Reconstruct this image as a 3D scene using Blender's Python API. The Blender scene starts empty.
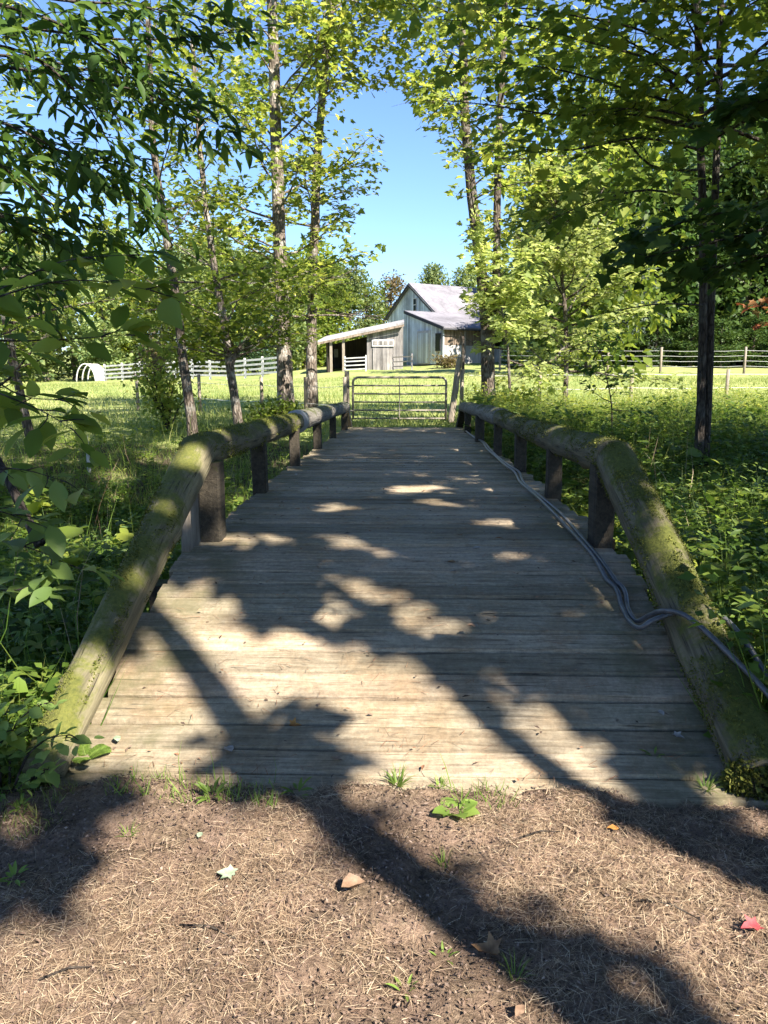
import bpy, bmesh, math, random
import numpy as np
from mathutils import Vector, Matrix, noise as mn

R = math.radians
sc = bpy.context.scene
col = sc.collection
UP = Vector((0, 0, 1))

# ------------------------------------------------------------------ camera
EYE = Vector((0.0, 0.0, 1.5))
F = 740.0
PITCH = math.atan(137 / 740)
YAW = math.atan(20 / 740)
cam = bpy.data.cameras.new('camera')
cam.sensor_fit = 'VERTICAL'
cam.sensor_height = 24.0
cam.sensor_width = 24.0
cam.lens = F / 1024 * 24.0
cam.clip_start = 0.05
cam.clip_end = 3000
camo = bpy.data.objects.new('camera', cam)
col.objects.link(camo)
camo.location = EYE
camo.rotation_euler = (R(90) - PITCH, 0, YAW)
sc.camera = camo
ROT = (Matrix.Rotation(YAW, 3, 'Z') @ Matrix.Rotation(R(90) - PITCH, 3, 'X'))
ROTN = np.array(ROT)
EYEN = np.array(EYE)


def at(px, py, Y):
    """world point seen at a pixel of the photograph, Y metres ahead"""
    d = ROT @ Vector(((px - 384) / F, (512 - py) / F, -1))
    return EYE + d * (Y / d.y)


def gnd(px, py, z=0.0):
    d = ROT @ Vector(((px - 384) / F, (512 - py) / F, -1))
    return EYE + d * ((z - EYE.z) / d.z)


def pix(P):
    """(n,3) world points -> (n,2) pixels, depth"""
    q = (P - EYEN) @ ROTN
    zc = -q[:, 2]
    zs = np.where(np.abs(zc) < 1e-4, 1e-4, zc)
    return np.stack([384 + F * q[:, 0] / zs, 512 - F * q[:, 1] / zs], 1), zc


def in_poly(p, poly):
    x, y = p[:, 0], p[:, 1]
    ins = np.zeros(len(p), bool)
    n = len(poly)
    for i in range(n):
        x0, y0 = poly[i]
        x1, y1 = poly[(i + 1) % n]
        if y0 == y1:
            continue
        c = ((y0 > y) != (y1 > y)) & (x < (x1 - x0) * (y - y0) / (y1 - y0) + x0)
        ins ^= c
    return ins


# ------------------------------------------------------------------ light
SUN_EL, SUN_AZ = R(43), R(139)          # azimuth clockwise from +Y
SUN = Vector((math.sin(SUN_AZ) * math.cos(SUN_EL), math.cos(SUN_AZ) * math.cos(SUN_EL), math.sin(SUN_EL)))
SUNN = np.array(SUN)
w = bpy.data.worlds.new('World')
sc.world = w
w.use_nodes = True
nt = w.node_tree
bg = nt.nodes['Background']
sky = nt.nodes.new('ShaderNodeTexSky')
sky.sky_type = 'NISHITA'
sky.sun_disc = False
sky.sun_elevation = SUN_EL
sky.sun_rotation = SUN_AZ
sky.air_density = 1.0
sky.dust_density = 0.15
sky.ozone_density = 2.5
tint = nt.nodes.new('ShaderNodeMixRGB')
tint.blend_type = 'MULTIPLY'
tint.inputs[0].default_value = 1.0
tint.inputs[2].default_value = (.69, .79, .98, 1)
nt.links.new(sky.outputs[0], tint.inputs[1])
nt.links.new(tint.outputs[0], bg.inputs['Color'])
bg.inputs['Strength'].default_value = 0.08
sl = bpy.data.lights.new('sun', 'SUN')
sl.energy = 5.0
sl.angle = R(0.53)
sl.color = (1.0, 0.93, 0.82)
so = bpy.data.objects.new('sun', sl)
col.objects.link(so)
so.rotation_euler = SUN.to_track_quat('Z', 'Y').to_euler()
so.location = (20, -20, 30)
sc.view_settings.view_transform = 'Standard'
sc.view_settings.look = 'None'
sc.view_settings.gamma = 1
sc.view_settings.use_curve_mapping = False
sc.view_settings.exposure = 1.86
sc.render.engine = 'CYCLES'
sc.cycles.max_bounces = 7
sc.cycles.diffuse_bounces = 4
sc.cycles.glossy_bounces = 2
sc.cycles.transmission_bounces = 4
sc.cycles.transparent_max_bounces = 4
sc.cycles.use_denoising = True
sc.cycles.denoiser = 'OPENIMAGEDENOISE'
sc.cycles.use_adaptive_sampling = True
sc.cycles.adaptive_threshold = 0.02
sc.cycles.sample_clamp_indirect = 4.0


# ------------------------------------------------------------------ materials
class NT:
    def __init__(s, name):
        s.m = bpy.data.materials.new(name)
        s.m.use_nodes = True
        s.t = s.m.node_tree
        s.t.nodes.clear()
        s.out = s.t.nodes.new('ShaderNodeOutputMaterial')

    def n(s, typ, **kw):
        nd = s.t.nodes.new('ShaderNode' + typ)
        for k, v in kw.items():
            if k.startswith('i_'):
                key = k[2:]
                nd.inputs[int(key) if key.isdigit() else key].default_value = v
            else:
                setattr(nd, k, v)
        return nd

    def l(s, a, b):
        s.t.links.new(a, b)

    def ramp(s, fac, stops, interp='LINEAR'):
        r = s.n('ValToRGB')
        r.color_ramp.interpolation = interp
        e = r.color_ramp.elements
        while len(e) < len(stops):
            e.new(0.5)
        for i, (p, c) in enumerate(stops):
            e[i].position = p
            e[i].color = (c[0], c[1], c[2], 1) if not isinstance(c, (int, float)) else (c, c, c, 1)
        s.l(fac, r.inputs[0])
        return r.outputs[0]

    def mix(s, fac, a, b, mode='MIX'):
        m = s.n('MixRGB', blend_type=mode)
        for i, v in ((0, fac), (1, a), (2, b)):
            if isinstance(v, (int, float)):
                m.inputs[i].default_value = v if i == 0 else (v, v, v, 1)
            elif isinstance(v, tuple):
                m.inputs[i].default_value = (v[0], v[1], v[2], 1)
            else:
                s.l(v, m.inputs[i])
        return m.outputs[0]

    def noise(s, vec, scale, detail=4, rough=0.55, dist=0.0):
        n_ = s.n('TexNoise')
        n_.inputs['Scale'].default_value = scale
        n_.inputs['Detail'].default_value = detail
        n_.inputs['Roughness'].default_value = rough
        n_.inputs['Distortion'].default_value = dist
        if vec is not None:
            s.l(vec, n_.inputs['Vector'])
        return n_.outputs['Fac']

    def coords(s, scale=(1, 1, 1), kind='Object'):
        tc = s.n('TexCoord')
        mp = s.n('Mapping')
        mp.inputs['Scale'].default_value = scale
        s.l(tc.outputs[kind], mp.inputs['Vector'])
        return mp.outputs[0]

    def finish(s, color, rough=0.8, spec=0.3, bump=None, bstr=0.3, bdist=0.02, metallic=0.0):
        p = s.n('BsdfPrincipled')
        if isinstance(color, tuple):
            p.inputs['Base Color'].default_value = (*color, 1)
        else:
            s.l(color, p.inputs['Base Color'])
        if isinstance(rough, (int, float)):
            p.inputs['Roughness'].default_value = rough
        else:
            s.l(rough, p.inputs['Roughness'])
        p.inputs['Specular IOR Level'].default_value = spec
        p.inputs['Metallic'].default_value = metallic
        if bump is not None:
            b = s.n('Bump')
            b.inputs['Strength'].default_value = bstr
            b.inputs['Distance'].default_value = bdist
            s.l(bump, b.inputs['Height'])
            s.l(b.outputs[0], p.inputs['Normal'])
        s.l(p.outputs[0], s.out.inputs['Surface'])
        return s.m


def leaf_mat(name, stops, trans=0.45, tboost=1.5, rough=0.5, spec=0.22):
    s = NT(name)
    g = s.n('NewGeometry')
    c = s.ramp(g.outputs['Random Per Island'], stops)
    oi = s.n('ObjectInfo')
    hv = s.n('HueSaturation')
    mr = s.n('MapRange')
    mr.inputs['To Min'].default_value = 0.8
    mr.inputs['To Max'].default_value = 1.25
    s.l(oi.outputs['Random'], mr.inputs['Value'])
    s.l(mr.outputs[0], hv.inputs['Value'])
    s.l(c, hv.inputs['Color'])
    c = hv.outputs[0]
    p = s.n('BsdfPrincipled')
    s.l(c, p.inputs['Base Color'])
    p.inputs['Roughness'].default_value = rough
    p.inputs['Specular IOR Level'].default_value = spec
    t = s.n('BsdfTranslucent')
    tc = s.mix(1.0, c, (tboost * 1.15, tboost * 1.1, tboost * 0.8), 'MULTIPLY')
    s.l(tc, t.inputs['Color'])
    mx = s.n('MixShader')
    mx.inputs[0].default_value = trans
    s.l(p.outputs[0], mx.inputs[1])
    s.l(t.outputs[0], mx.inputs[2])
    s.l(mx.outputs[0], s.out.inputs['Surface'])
    return s.m


M = {}
M['leaf_bright'] = leaf_mat('leaf_bright', [(0, (.10, .145, .03)), (.5, (.185, .235, .05)), (.85, (.28, .31, .07)), (1, (.38, .37, .09))], .52, 1.75)
M['leaf_sun'] = leaf_mat('leaf_sun', [(0, (.14, .185, .055)), (.5, (.25, .295, .10)), (1, (.37, .405, .17))], .5, 1.6)  # lighter leaf copy for the young maples, sunlight put into the colour
M['leaf_mid'] = leaf_mat('leaf_mid', [(0, (.06, .10, .018)), (.5, (.12, .17, .028)), (1, (.22, .25, .04))], .5, 1.7)
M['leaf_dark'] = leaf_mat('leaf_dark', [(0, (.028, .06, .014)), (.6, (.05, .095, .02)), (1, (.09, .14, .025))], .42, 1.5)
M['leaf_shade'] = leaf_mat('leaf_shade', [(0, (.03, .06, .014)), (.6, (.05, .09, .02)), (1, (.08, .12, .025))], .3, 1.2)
M['leaf_far'] = leaf_mat('leaf_far', [(0, (.075, .12, .04)), (.5, (.15, .20, .07)), (1, (.26, .30, .11))], .35, 1.3, .6, .2)
M['leaf_pine'] = leaf_mat('leaf_pine', [(0, (.02, .045, .018)), (.6, (.035, .07, .025)), (1, (.06, .10, .03))], .2, 1.1, .6, .2)
M['leaf_gray'] = leaf_mat('leaf_gray', [(0, (.06, .085, .06)), (1, (.12, .15, .10))], .2, 1.1, .6, .2)
M['leaf_rust'] = leaf_mat('leaf_rust', [(0, (.11, .085, .045)), (.5, (.19, .14, .07)), (1, (.17, .17, .06))], .4, 1.3)
M['leaf_red'] = leaf_mat('leaf_red', [(0, (.22, .06, .03)), (.5, (.28, .12, .05)), (1, (.14, .15, .04))], .45, 1.4)
M['leaf_herb'] = leaf_mat('leaf_herb', [(0, (.045, .085, .014)), (.5, (.095, .16, .024)), (.9, (.17, .23, .04)), (1, (.25, .27, .07))], .42, 1.6)
M['leaf_pale'] = leaf_mat('leaf_pale', [(0, (.10, .16, .045)), (.6, (.16, .23, .06)), (1, (.22, .29, .10))], .45, 1.5)
M['grass'] = leaf_mat('grass', [(0, (.11, .16, .04)), (.5, (.20, .25, .07)), (1, (.36, .36, .13))], .4, 1.3, .6, .2)


def bark_mat(name, a, b, c, lichen=(.34, .33, .29), lamt=.45, sc_=1.0):
    s = NT(name)
    v = s.coords((9 * sc_, 9 * sc_, 2.2 * sc_))
    vz = s.coords((1, 1, 1))
    n1 = s.noise(v, 2.2, 8, .65, .6)
    vo = s.n('TexVoronoi', feature='DISTANCE_TO_EDGE')
    vo.inputs['Scale'].default_value = 2.6
    s.l(v, vo.inputs['Vector'])
    cr = s.ramp(vo.outputs['Distance'], [(0, 0.0), (.22, 1.0)])
    c0 = s.ramp(n1, [(.3, a), (.52, b), (.72, c)])
    c1 = s.mix(s.mix(.75, 1.0, cr), (a[0] * .45, a[1] * .45, a[2] * .45), c0)
    pn = s.ramp(s.noise(vz, 3.1 * sc_, 4, .6), [(.52, 0.0), (.62, lamt)])
    c2 = s.mix(pn, c1, lichen)
    h = s.mix(.6, n1, cr)
    return s.finish(c2, .9, .15, h, .9, .03)


M['bark'] = bark_mat('bark', (.055, .043, .033), (.14, .112, .088), (.23, .19, .155))
M['bark_dark'] = bark_mat('bark_dark', (.03, .024, .02), (.07, .056, .045), (.12, .10, .08), (.2, .2, .17), .2)
M['bark_pale'] = bark_mat('bark_pale', (.09, .07, .055), (.22, .18, .145), (.36, .31, .26), (.46, .43, .38), .6)

# weathered deck
s = NT('deck_boards')
g = s.n('NewGeometry')
tc = s.n('TexCoord')
add = s.n('VectorMath', operation='ADD')
comb = s.n('CombineXYZ')
ml = s.n('Math', operation='MULTIPLY', i_1=37.0)
s.l(g.outputs['Random Per Island'], ml.inputs[0])
s.l(ml.outputs[0], comb.inputs[0])
s.l(ml.outputs[0], comb.inputs[2])
s.l(tc.outputs['Object'], add.inputs[0])
s.l(comb.outputs[0], add.inputs[1])
mp = s.n('Mapping', i_Scale=(2.0, 24, 24))
s.l(add.outputs[0], mp.inputs[0])
gr = s.noise(mp.outputs[0], 2.0, 9, .68, .5)
mp2 = s.n('Mapping', i_Scale=(1.6, 58, 58))
s.l(add.outputs[0], mp2.inputs[0])
fine = s.noise(mp2.outputs[0], 2.0, 5, .6, .3)
base = s.ramp(gr, [(.25, (.155, .116, .08)), (.5, (.295, .238, .172)), (.75, (.42, .355, .265))])
spk = s.noise(tc.outputs['Object'], 42, 6, .75)
base = s.mix(.55, base, s.mix(1.0, base, s.ramp(spk, [(.3, .5), (.7, 1.5)]), 'MULTIPLY'))
warm = s.ramp(s.noise(tc.outputs['Object'], 3.2, 5, .7), [(.48, 0.0), (.7, .5)])
base = s.mix(warm, base, s.mix(1.0, base, (1.12, .84, .62), 'MULTIPLY'))
isl = s.ramp(g.outputs['Random Per Island'], [(0, (.60, .60, .58)), (.35, (.9, .92, .88)), (.7, (1.0, .98, .96)), (1, (1.22, 1.2, 1.16))])
base = s.mix(1.0, base, isl, 'MULTIPLY')
crk = s.ramp(fine, [(.30, 1.0), (.40, 0.0)])
base = s.mix(crk, base, (.035, .026, .02))
blot = s.ramp(s.noise(tc.outputs['Object'], 1.5, 5, .65), [(.42, 0.0), (.66, .75)])
base = s.mix(blot, base, s.mix(1.0, base, (.55, .55, .5), 'MULTIPLY'))
sx = s.n('SeparateXYZ')
s.l(tc.outputs['Object'], sx.inputs[0])
ab = s.n('Math', operation='ABSOLUTE')
s.l(sx.outputs[0], ab.inputs[0])
edge = s.ramp(ab.outputs[0], [(.78, 0.0), (1.25, .6)])
en = s.ramp(s.noise(tc.outputs['Object'], 5, 5, .7), [(.4, 0.0), (.6, 1.0)])
edge = s.mix(1.0, edge, en, 'MULTIPLY')
base = s.mix(edge, base, (.085, .082, .035))
M['deck'] = s.finish(base, .78, .3, s.mix(.5, s.mix(.5, gr, fine), spk), .8, .012)


def log_mat(name, wood_a, wood_b, moss_amt, mossc=(.085, .095, .018), mossd=(.04, .05, .012)):
    """round log, grain along local Y"""
    s = NT(name)
    v = s.coords((16, 1.1, 16))
    o = s.coords((1, 1, 1))
    gr = s.noise(v, 2.0, 8, .66, .6)
    base = s.ramp(gr, [(.3, wood_a), (.62, wood_b), (.8, tuple(min(1, k * 1.35) for k in wood_b))])
    fine = s.noise(s.coords((40, 1.6, 40)), 2.0, 4, .6, .4)
    base = s.mix(s.ramp(fine, [(.33, 1.0), (.42, 0.0)]), base, (.03, .025, .02))
    geo = s.n('NewGeometry')
    sx = s.n('SeparateXYZ')
    s.l(geo.outputs['Normal'], sx.inputs[0])
    mr = s.n('MapRange')
    mr.inputs['From Min'].default_value = -.6
    mr.inputs['From Max'].default_value = .9
    mr.inputs['To Min'].default_value = -.22
    mr.inputs['To Max'].default_value = .12
    s.l(sx.outputs[2], mr.inputs['Value'])
    mo = s.noise(o, 5.5, 9, .72, .4)
    ad = s.n('Math', operation='ADD')
    s.l(mo, ad.inputs[0])
    s.l(mr.outputs[0], ad.inputs[1])
    mf = s.ramp(ad.outputs[0], [(.56 - moss_amt * .3, 0.0), (.68 - moss_amt * .28, 1.0)])
    mt = s.noise(o, 60, 4, .7)
    mc = s.ramp(mt, [(.3, mossd), (.7, mossc)])
    base = s.mix(mf, base, mc)
    dk = s.ramp(s.noise(o, 2.3, 5, .6), [(.5, 0.0), (.68, .55)])
    base = s.mix(dk, base, s.mix(1.0, base, (.42, .42, .45), 'MULTIPLY'))
    h = s.mix(mf, s.mix(.5, gr, fine), mt)
    return s.finish(base, .85, .2, h, .8, .014)


M['log_mossy'] = log_mat('log_mossy', (.05, .042, .028), (.16, .138, .085), .26, (.11, .115, .022), (.05, .058, .014))
M['log_green'] = log_mat('log_green', (.075, .066, .04), (.23, .20, .12), .26, (.15, .15, .035), (.075, .085, .022))
M['log_gray'] = log_mat('log_gray', (.09, .08, .068), (.22, .20, .17), .12, (.09, .095, .03))
M['post'] = log_mat('post', (.02, .0175, .013), (.062, .051, .037), .2, (.06, .062, .018))  # posts and beams darkened, shade put into the wood colour


def plank_mat(name, a, b, scale=(14, 14, 1.2), rough=.8):
    s = NT(name)
    v = s.coords(scale)
    gr = s.noise(v, 1.4, 7, .66, .5)
    c0 = s.ramp(gr, [(.28, a), (.7, b)])
    return s.finish(c0, rough, .2, gr, .5, .02)


def board_mat(name, a, b, vec, width, dark=.35, var=.38):
    s = NT(name)
    tc = s.n('TexCoord')
    dp = s.n('VectorMath', operation='DOT_PRODUCT')
    s.l(tc.outputs['Object'], dp.inputs[0])
    dp.inputs[1].default_value = tuple(k / width for k in vec)
    fl = s.n('Math', operation='FLOOR')
    fr = s.n('Math', operation='FRACT')
    s.l(dp.outputs['Value'], fl.inputs[0])
    s.l(dp.outputs['Value'], fr.inputs[0])
    wn = s.n('TexWhiteNoise', noise_dimensions='1D')
    s.l(fl.outputs[0], wn.inputs['W'])
    mp = s.n('Mapping', i_Scale=(5, 5, .5))
    s.l(tc.outputs['Object'], mp.inputs[0])
    gr = s.noise(mp.outputs[0], 1.2, 6, .66, .6)
    big = s.noise(tc.outputs['Object'], .45, 4, .65)
    c0 = s.ramp(gr, [(.3, a), (.68, b)])
    c0 = s.mix(1.0, c0, s.ramp(wn.outputs['Value'], [(0, 1 - var), (1, 1 + var * .5)]), 'MULTIPLY')
    c0 = s.mix(1.0, c0, s.ramp(big, [(.32, .62), (.6, 1.1)]), 'MULTIPLY')
    gap = s.ramp(fr.outputs[0], [(0, 1.0), (.05, 1.0), (.09, 0.0)])
    c0 = s.mix(s.mix(1.0, gap, 1 - dark, 'MULTIPLY'), c0, (.03, .028, .026))
    return s.finish(c0, .85, .2, s.mix(.7, gr, gap), .5, .02)


M['fence_post'] = plank_mat('fence_post', (.12, .095, .07), (.34, .29, .23), (22, 22, 2.5))
M['barn_blue_shade'] = board_mat('barn_blue_shade', (.48, .525, .56), (.68, .725, .765), (.84 + .543, .543 - .84, 0), .32)  # bluish shade of the gable side put into the board colour
M['barn_white'] = board_mat('barn_white', (.36, .34, .32), (.68, .65, .62), (.84 + .543, .543 - .84, 0), .34)
M['barn_gray'] = board_mat('barn_gray', (.12, .112, .108), (.33, .30, .28), (1, 0, 0), .27)
M['barn_brown'] = plank_mat('barn_brown', (.05, .036, .026), (.32, .25, .19), (4, 4, .35))
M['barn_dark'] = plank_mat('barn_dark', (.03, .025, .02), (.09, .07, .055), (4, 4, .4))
M['roof_metal'] = board_mat('roof_metal', (.155, .148, .163), (.225, .215, .235), (.84, .543, 0), .6, .8, .08)
M['roof_bright'] = board_mat('roof_bright', (.30, .285, .28), (.44, .42, .41), (1, 0, 0), .6, .8, .1)
M['white_paint'] = plank_mat('white_paint', (.36, .35, .33), (.60, .58, .56), (3, 3, 3), .6)
M['trim_dark'] = plank_mat('trim_dark', (.03, .03, .035), (.07, .07, .075))
s = NT('galvanised')
v = s.coords((1, 1, 1))
M['galv'] = s.finish(s.ramp(s.noise(v, 9, 5, .7), [(.3, (.13, .10, .075)), (.55, (.24, .215, .18)), (.75, (.17, .12, .08))]), .6, .4, metallic=.2)
s = NT('wire')
M['wire'] = s.finish((.62, .62, .60), .5, .4)
s = NT('window_glass')
M['glass'] = s.finish((.03, .035, .04), .12, .6)
s = NT('hose_rubber')
v = s.coords((1, 1, 1))
M['hose'] = s.finish(s.ramp(s.noise(v, 30, 4, .6), [(.35, (.045, .045, .048)), (.7, (.11, .108, .112))]), .36, .6)  # black rubber greyed, reflected sheen put into its colour
s = NT('pale_strap')
M['strap'] = s.finish((.30, .29, .27), .6, .4)


def simple_leaf(name, c1, c2, sc_=40):
    s = NT(name)
    v = s.coords((1, 1, 1))
    return s.finish(s.ramp(s.noise(v, sc_, 5, .6), [(.35, c1), (.65, c2)]), .65, .25)


M['dead_pale'] = simple_leaf('dead_pale', (.22, .19, .16), (.36, .32, .28))
M['dead_green'] = simple_leaf('dead_green', (.17, .22, .14), (.32, .37, .26))
M['dead_tan'] = simple_leaf('dead_tan', (.17, .105, .065), (.29, .19, .125))
M['dead_brown'] = simple_leaf('dead_brown', (.16, .085, .04), (.30, .17, .08))
M['dead_orange'] = simple_leaf('dead_orange', (.32, .13, .03), (.45, .22, .06))
M['dead_red'] = simple_leaf('dead_red', (.30, .04, .05), (.45, .09, .09))
M['moss'] = leaf_mat('moss', [(0, (.055, .065, .014)), (.6, (.11, .12, .024)), (1, (.19, .19, .05))], .15, 1.1, .85, .1)
M['weed'] = leaf_mat('weed', [(0, (.10, .17, .03)), (1, (.20, .28, .06))], .4, 1.4)

# mulch path
s = NT('mulch')
v = s.coords((1, 1, 1))
n1 = s.noise(v, 55, 8, .75, .5)
n2 = s.noise(v, 6, 5, .65)
n3 = s.noise(v, 190, 3, .6)
c0 = s.ramp(n1, [(.30, (.045, .032, .023)), (.5, (.18, .135, .095)), (.72, (.35, .275, .20))])
c1 = s.ramp(n1, [(.28, (.11, .076, .058)), (.55, (.27, .195, .15)), (.75, (.42, .325, .25))])
c2 = s.mix(s.ramp(n2, [(.4, 0.0), (.62, 1.0)]), c0, c1)
n4 = s.noise(v, 2.6, 6, .7)
c2 = s.mix(1.0, c2, s.ramp(n4, [(.32, (.50, .46, .43)), (.62, (1.1, 1.05, 1.0))]), 'MULTIPLY')
M['mulch'] = s.finish(c2, .95, .1, s.mix(.4, n1, n3), 1.0, .02)
M['needle'] = leaf_mat('needle', [(0, (.13, .078, .05)), (.45, (.25, .175, .112)), (.8, (.37, .28, .185)), (1, (.49, .395, .27))], .15, 1.0, .6, .3)
M['chip'] = leaf_mat('chip', [(0, (.045, .03, .024)), (.6, (.14, .095, .07)), (.9, (.20, .145, .11)), (1, (.27, .20, .155))], .05, 1.0, .8, .2)
M['needle_red'] = leaf_mat('needle_red', [(0, (.16, .075, .04)), (.6, (.30, .15, .085)), (1, (.42, .25, .15))], .15, 1.0, .6, .3)

# ground: forest floor near the creek, meadow beyond
s = NT('meadow_ground')
tc = s.n('TexCoord')
o = tc.outputs['Object']
na = s.noise(o, .14, 4, .6)
nb = s.noise(o, 2.2, 6, .7)
nc = s.noise(o, 22, 4, .7)
gA = s.ramp(nb, [(.3, (.115, .165, .05)), (.5, (.205, .25, .075)), (.72, (.33, .335, .12))])
gB = s.ramp(nb, [(.3, (.15, .185, .06)), (.5, (.27, .285, .10)), (.72, (.42, .385, .17))])
gg = s.mix(s.ramp(na, [(.42, 0.0), (.6, 1.0)]), gA, gB)
gg = s.mix(.35, gg, s.mix(1.0, gg, s.ramp(nc, [(.3, .55), (.7, 1.5)]), 'MULTIPLY'))
soil = s.ramp(nc, [(.3, (.03, .024, .016)), (.7, (.085, .066, .042))])
sx = s.n('SeparateXYZ')
s.l(o, sx.inputs[0])
mr = s.n('MapRange')
mr.inputs['From Min'].default_value = 13.5
mr.inputs['From Max'].default_value = 16.5
s.l(sx.outputs[1], mr.inputs['Value'])
ad = s.n('Math', operation='ADD')
s.l(mr.outputs[0], ad.inputs[0])
s.l(nb, ad.inputs[1])
f = s.ramp(ad.outputs[0], [(.45, 0.0), (.75, 1.0)])
M['ground'] = s.finish(s.mix(f, soil, gg), .95, .1, s.mix(.5, nb, nc), .7, .06)


# ------------------------------------------------------------------ mesh helpers
def tagset(o, label=None, cat=None, group=None, kind=None):
    if label:
        o['label'] = label
    if cat:
        o['category'] = cat
    if group:
        o['group'] = group
    if kind:
        o['kind'] = kind
    return o


def empty(name, loc, label, cat, group=None):
    o = bpy.data.objects.new(name, None)
    o.location = loc
    o.empty_display_size = .2
    col.objects.link(o)
    return tagset(o, label, cat, group)


def link(name, me, mat, parent=None):
    o = bpy.data.objects.new(name, me)
    col.objects.link(o)
    if mat is not None:
        me.materials.append(mat)
    if parent is not None:
        o.parent = parent
    return o


def frame_for(t):
    t = t.normalized()
    a = Vector((0, 0, 1)) if abs(t.z) < .9 else Vector((1, 0, 0))
    u = t.cross(a).normalized()
    return u, t.cross(u).normalized()


class MB:
    def __init__(s):
        s.v, s.f = [], []

    def box(s, lo, hi):
        b = len(s.v)
        for z in (lo[2], hi[2]):
            for y in (lo[1], hi[1]):
                for x in (lo[0], hi[0]):
                    s.v.append(Vector((x, y, z)))
        for q in ((0, 2, 3, 1), (4, 5, 7, 6), (0, 1, 5, 4), (2, 6, 7, 3), (0, 4, 6, 2), (1, 3, 7, 5)):
            s.f.append([b + k for k in q])

    def poly_prism(s, pts, off):
        """closed polygon pts extruded by off"""
        b = len(s.v)
        n = len(pts)
        s.v += [Vector(p) for p in pts] + [Vector(p) + Vector(off) for p in pts]
        s.f.append([b + k for k in range(n)][::-1])
        s.f.append([b + n + k for k in range(n)])
        for k in range(n):
            k2 = (k + 1) % n
            s.f.append([b + k, b + k2, b + n + k2, b + n + k])

    def bar(s, a, c, wx, wy):
        a, c = Vector(a), Vector(c)
        u, v = frame_for(c - a)
        pts = [a + u * wx / 2 * i + v * wy / 2 * j for i, j in ((-1, -1), (1, -1), (1, 1), (-1, 1))]
        s.poly_prism(pts, c - a)

    def tube(s, pts, radii, sides=7, wob=0.0, seed=0, cap=True):
        b = len(s.v)
        n = len(pts)
        rad = radii if isinstance(radii, (list, tuple)) else [radii] * n
        u = None
        for i, p in enumerate(pts):
            t = pts[min(i + 1, n - 1)] - pts[max(i - 1, 0)]
            if t.length < 1e-7:
                t = Vector((0, 0, 1))
            t.normalize()
            if u is None:
                u, v = frame_for(t)
            else:
                u = (u - t * u.dot(t))
                if u.length < 1e-6:
                    u, v = frame_for(t)
                u.normalize()
                v = t.cross(u).normalized()
            for k in range(sides):
                a = 2 * math.pi * k / sides
                r = rad[i]
                d = u * math.cos(a) + v * math.sin(a)
                if wob:
                    r *= 1 + wob * mn.noise((p + d * .12) * 5.0 + Vector((seed, seed * .7, 0)))
                s.v.append(p + d * r)
        for i in range(n - 1):
            for k in range(sides):
                k2 = (k + 1) % sides
                s.f.append([b + i * sides + k, b + i * sides + k2, b + (i + 1) * sides + k2, b + (i + 1) * sides + k])
        if cap:
            s.f.append([b + k for k in range(sides)][::-1])
            s.f.append([b + (n - 1) * sides + k for k in range(sides)])

    def build(s, name, mat, parent=None, smooth=True, origin=None):
        me = bpy.data.meshes.new(name)
        og = Vector(origin) if origin is not None else (Vector(parent.location) if parent is not None and parent.parent is None else Vector((0, 0, 0)))
        if parent is not None and parent.parent is not None and origin is None:
            og = Vector(parent.parent.location) + Vector(parent.location)
        me.from_pydata([v - og for v in s.v], [], s.f)
        if smooth:
            me.polygons.foreach_set('use_smooth', [True] * len(me.polygons))
        me.update()
        o = link(name, me, mat, parent)
        if parent is None and origin is not None:
            o.location = og
        return o


def np_mesh(name, V, loops, starts, totals, mat, parent=None, smooth=False):
    me = bpy.data.meshes.new(name)
    me.vertices.add(len(V))
    me.vertices.foreach_set('co', np.ascontiguousarray(V, dtype=np.float32).ravel())
    me.loops.add(len(loops))
    me.loops.foreach_set('vertex_index', np.ascontiguousarray(loops, dtype=np.int32))
    me.polygons.add(len(starts))
    me.polygons.foreach_set('loop_start', np.ascontiguousarray(starts, dtype=np.int32))
    me.polygons.foreach_set('loop_total', np.ascontiguousarray(totals, dtype=np.int32))
    if smooth:
        me.polygons.foreach_set('use_smooth', np.ones(len(starts), dtype=bool))
    me.update(calc_edges=True)
    me.validate()
    return link(name, me, mat, parent)


# leaf templates: x across, y along, z up; faces as triangles
def fan(outline, cz=-.06):
    v = [(0, .42, cz)] + outline
    n = len(outline)
    return np.array(v, float), np.array([(0, 1 + i, 1 + (i + 1) % n) for i in range(n)], int)


T_DIAMOND = (np.array([(0, 0, 0), (.36, .45, .10), (0, 1, -.05), (-.36, .45, .10)], float), np.array([(0, 1, 2), (0, 2, 3)], int))
T_OVAL = (np.array([(0, 0, 0), (.20, .2, .05), (.27, .5, .07), (.15, .8, .02), (0, 1, -.10), (-.15, .8, .02), (-.27, .5, .07), (-.20, .2, .05), (0, .5, 0.0)], float),
          np.array([(0, 1, 8), (1, 2, 8), (2, 3, 8), (3, 4, 8), (4, 5, 8), (5, 6, 8), (6, 7, 8), (7, 0, 8)], int))
T_SLIM = (T_OVAL[0] * np.array([.62, 1, 1]), T_OVAL[1])
T_WIDE = (T_OVAL[0] * np.array([1.4, 1, 1]), T_OVAL[1])
T_MAPLE = fan([(0, 0, 0), (.16, .10, .02), (.40, .02, .04), (.34, .24, .05), (.55, .52, .03), (.27, .52, .04), (.20, .72, .02), (0, 1.02, -.10),
               (-.20, .72, .02), (-.27, .52, .04), (-.55, .52, .03), (-.34, .24, .05), (-.40, .02, .04), (-.16, .10, .02)])
T_BLADE = (np.array([(-.5, 0, 0), (.5, 0, 0), (.28, .6, .06), (-.28, .6, .06), (0, 1, -.06)], float), np.array([(0, 1, 2), (0, 2, 3), (3, 2, 4)], int))


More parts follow.
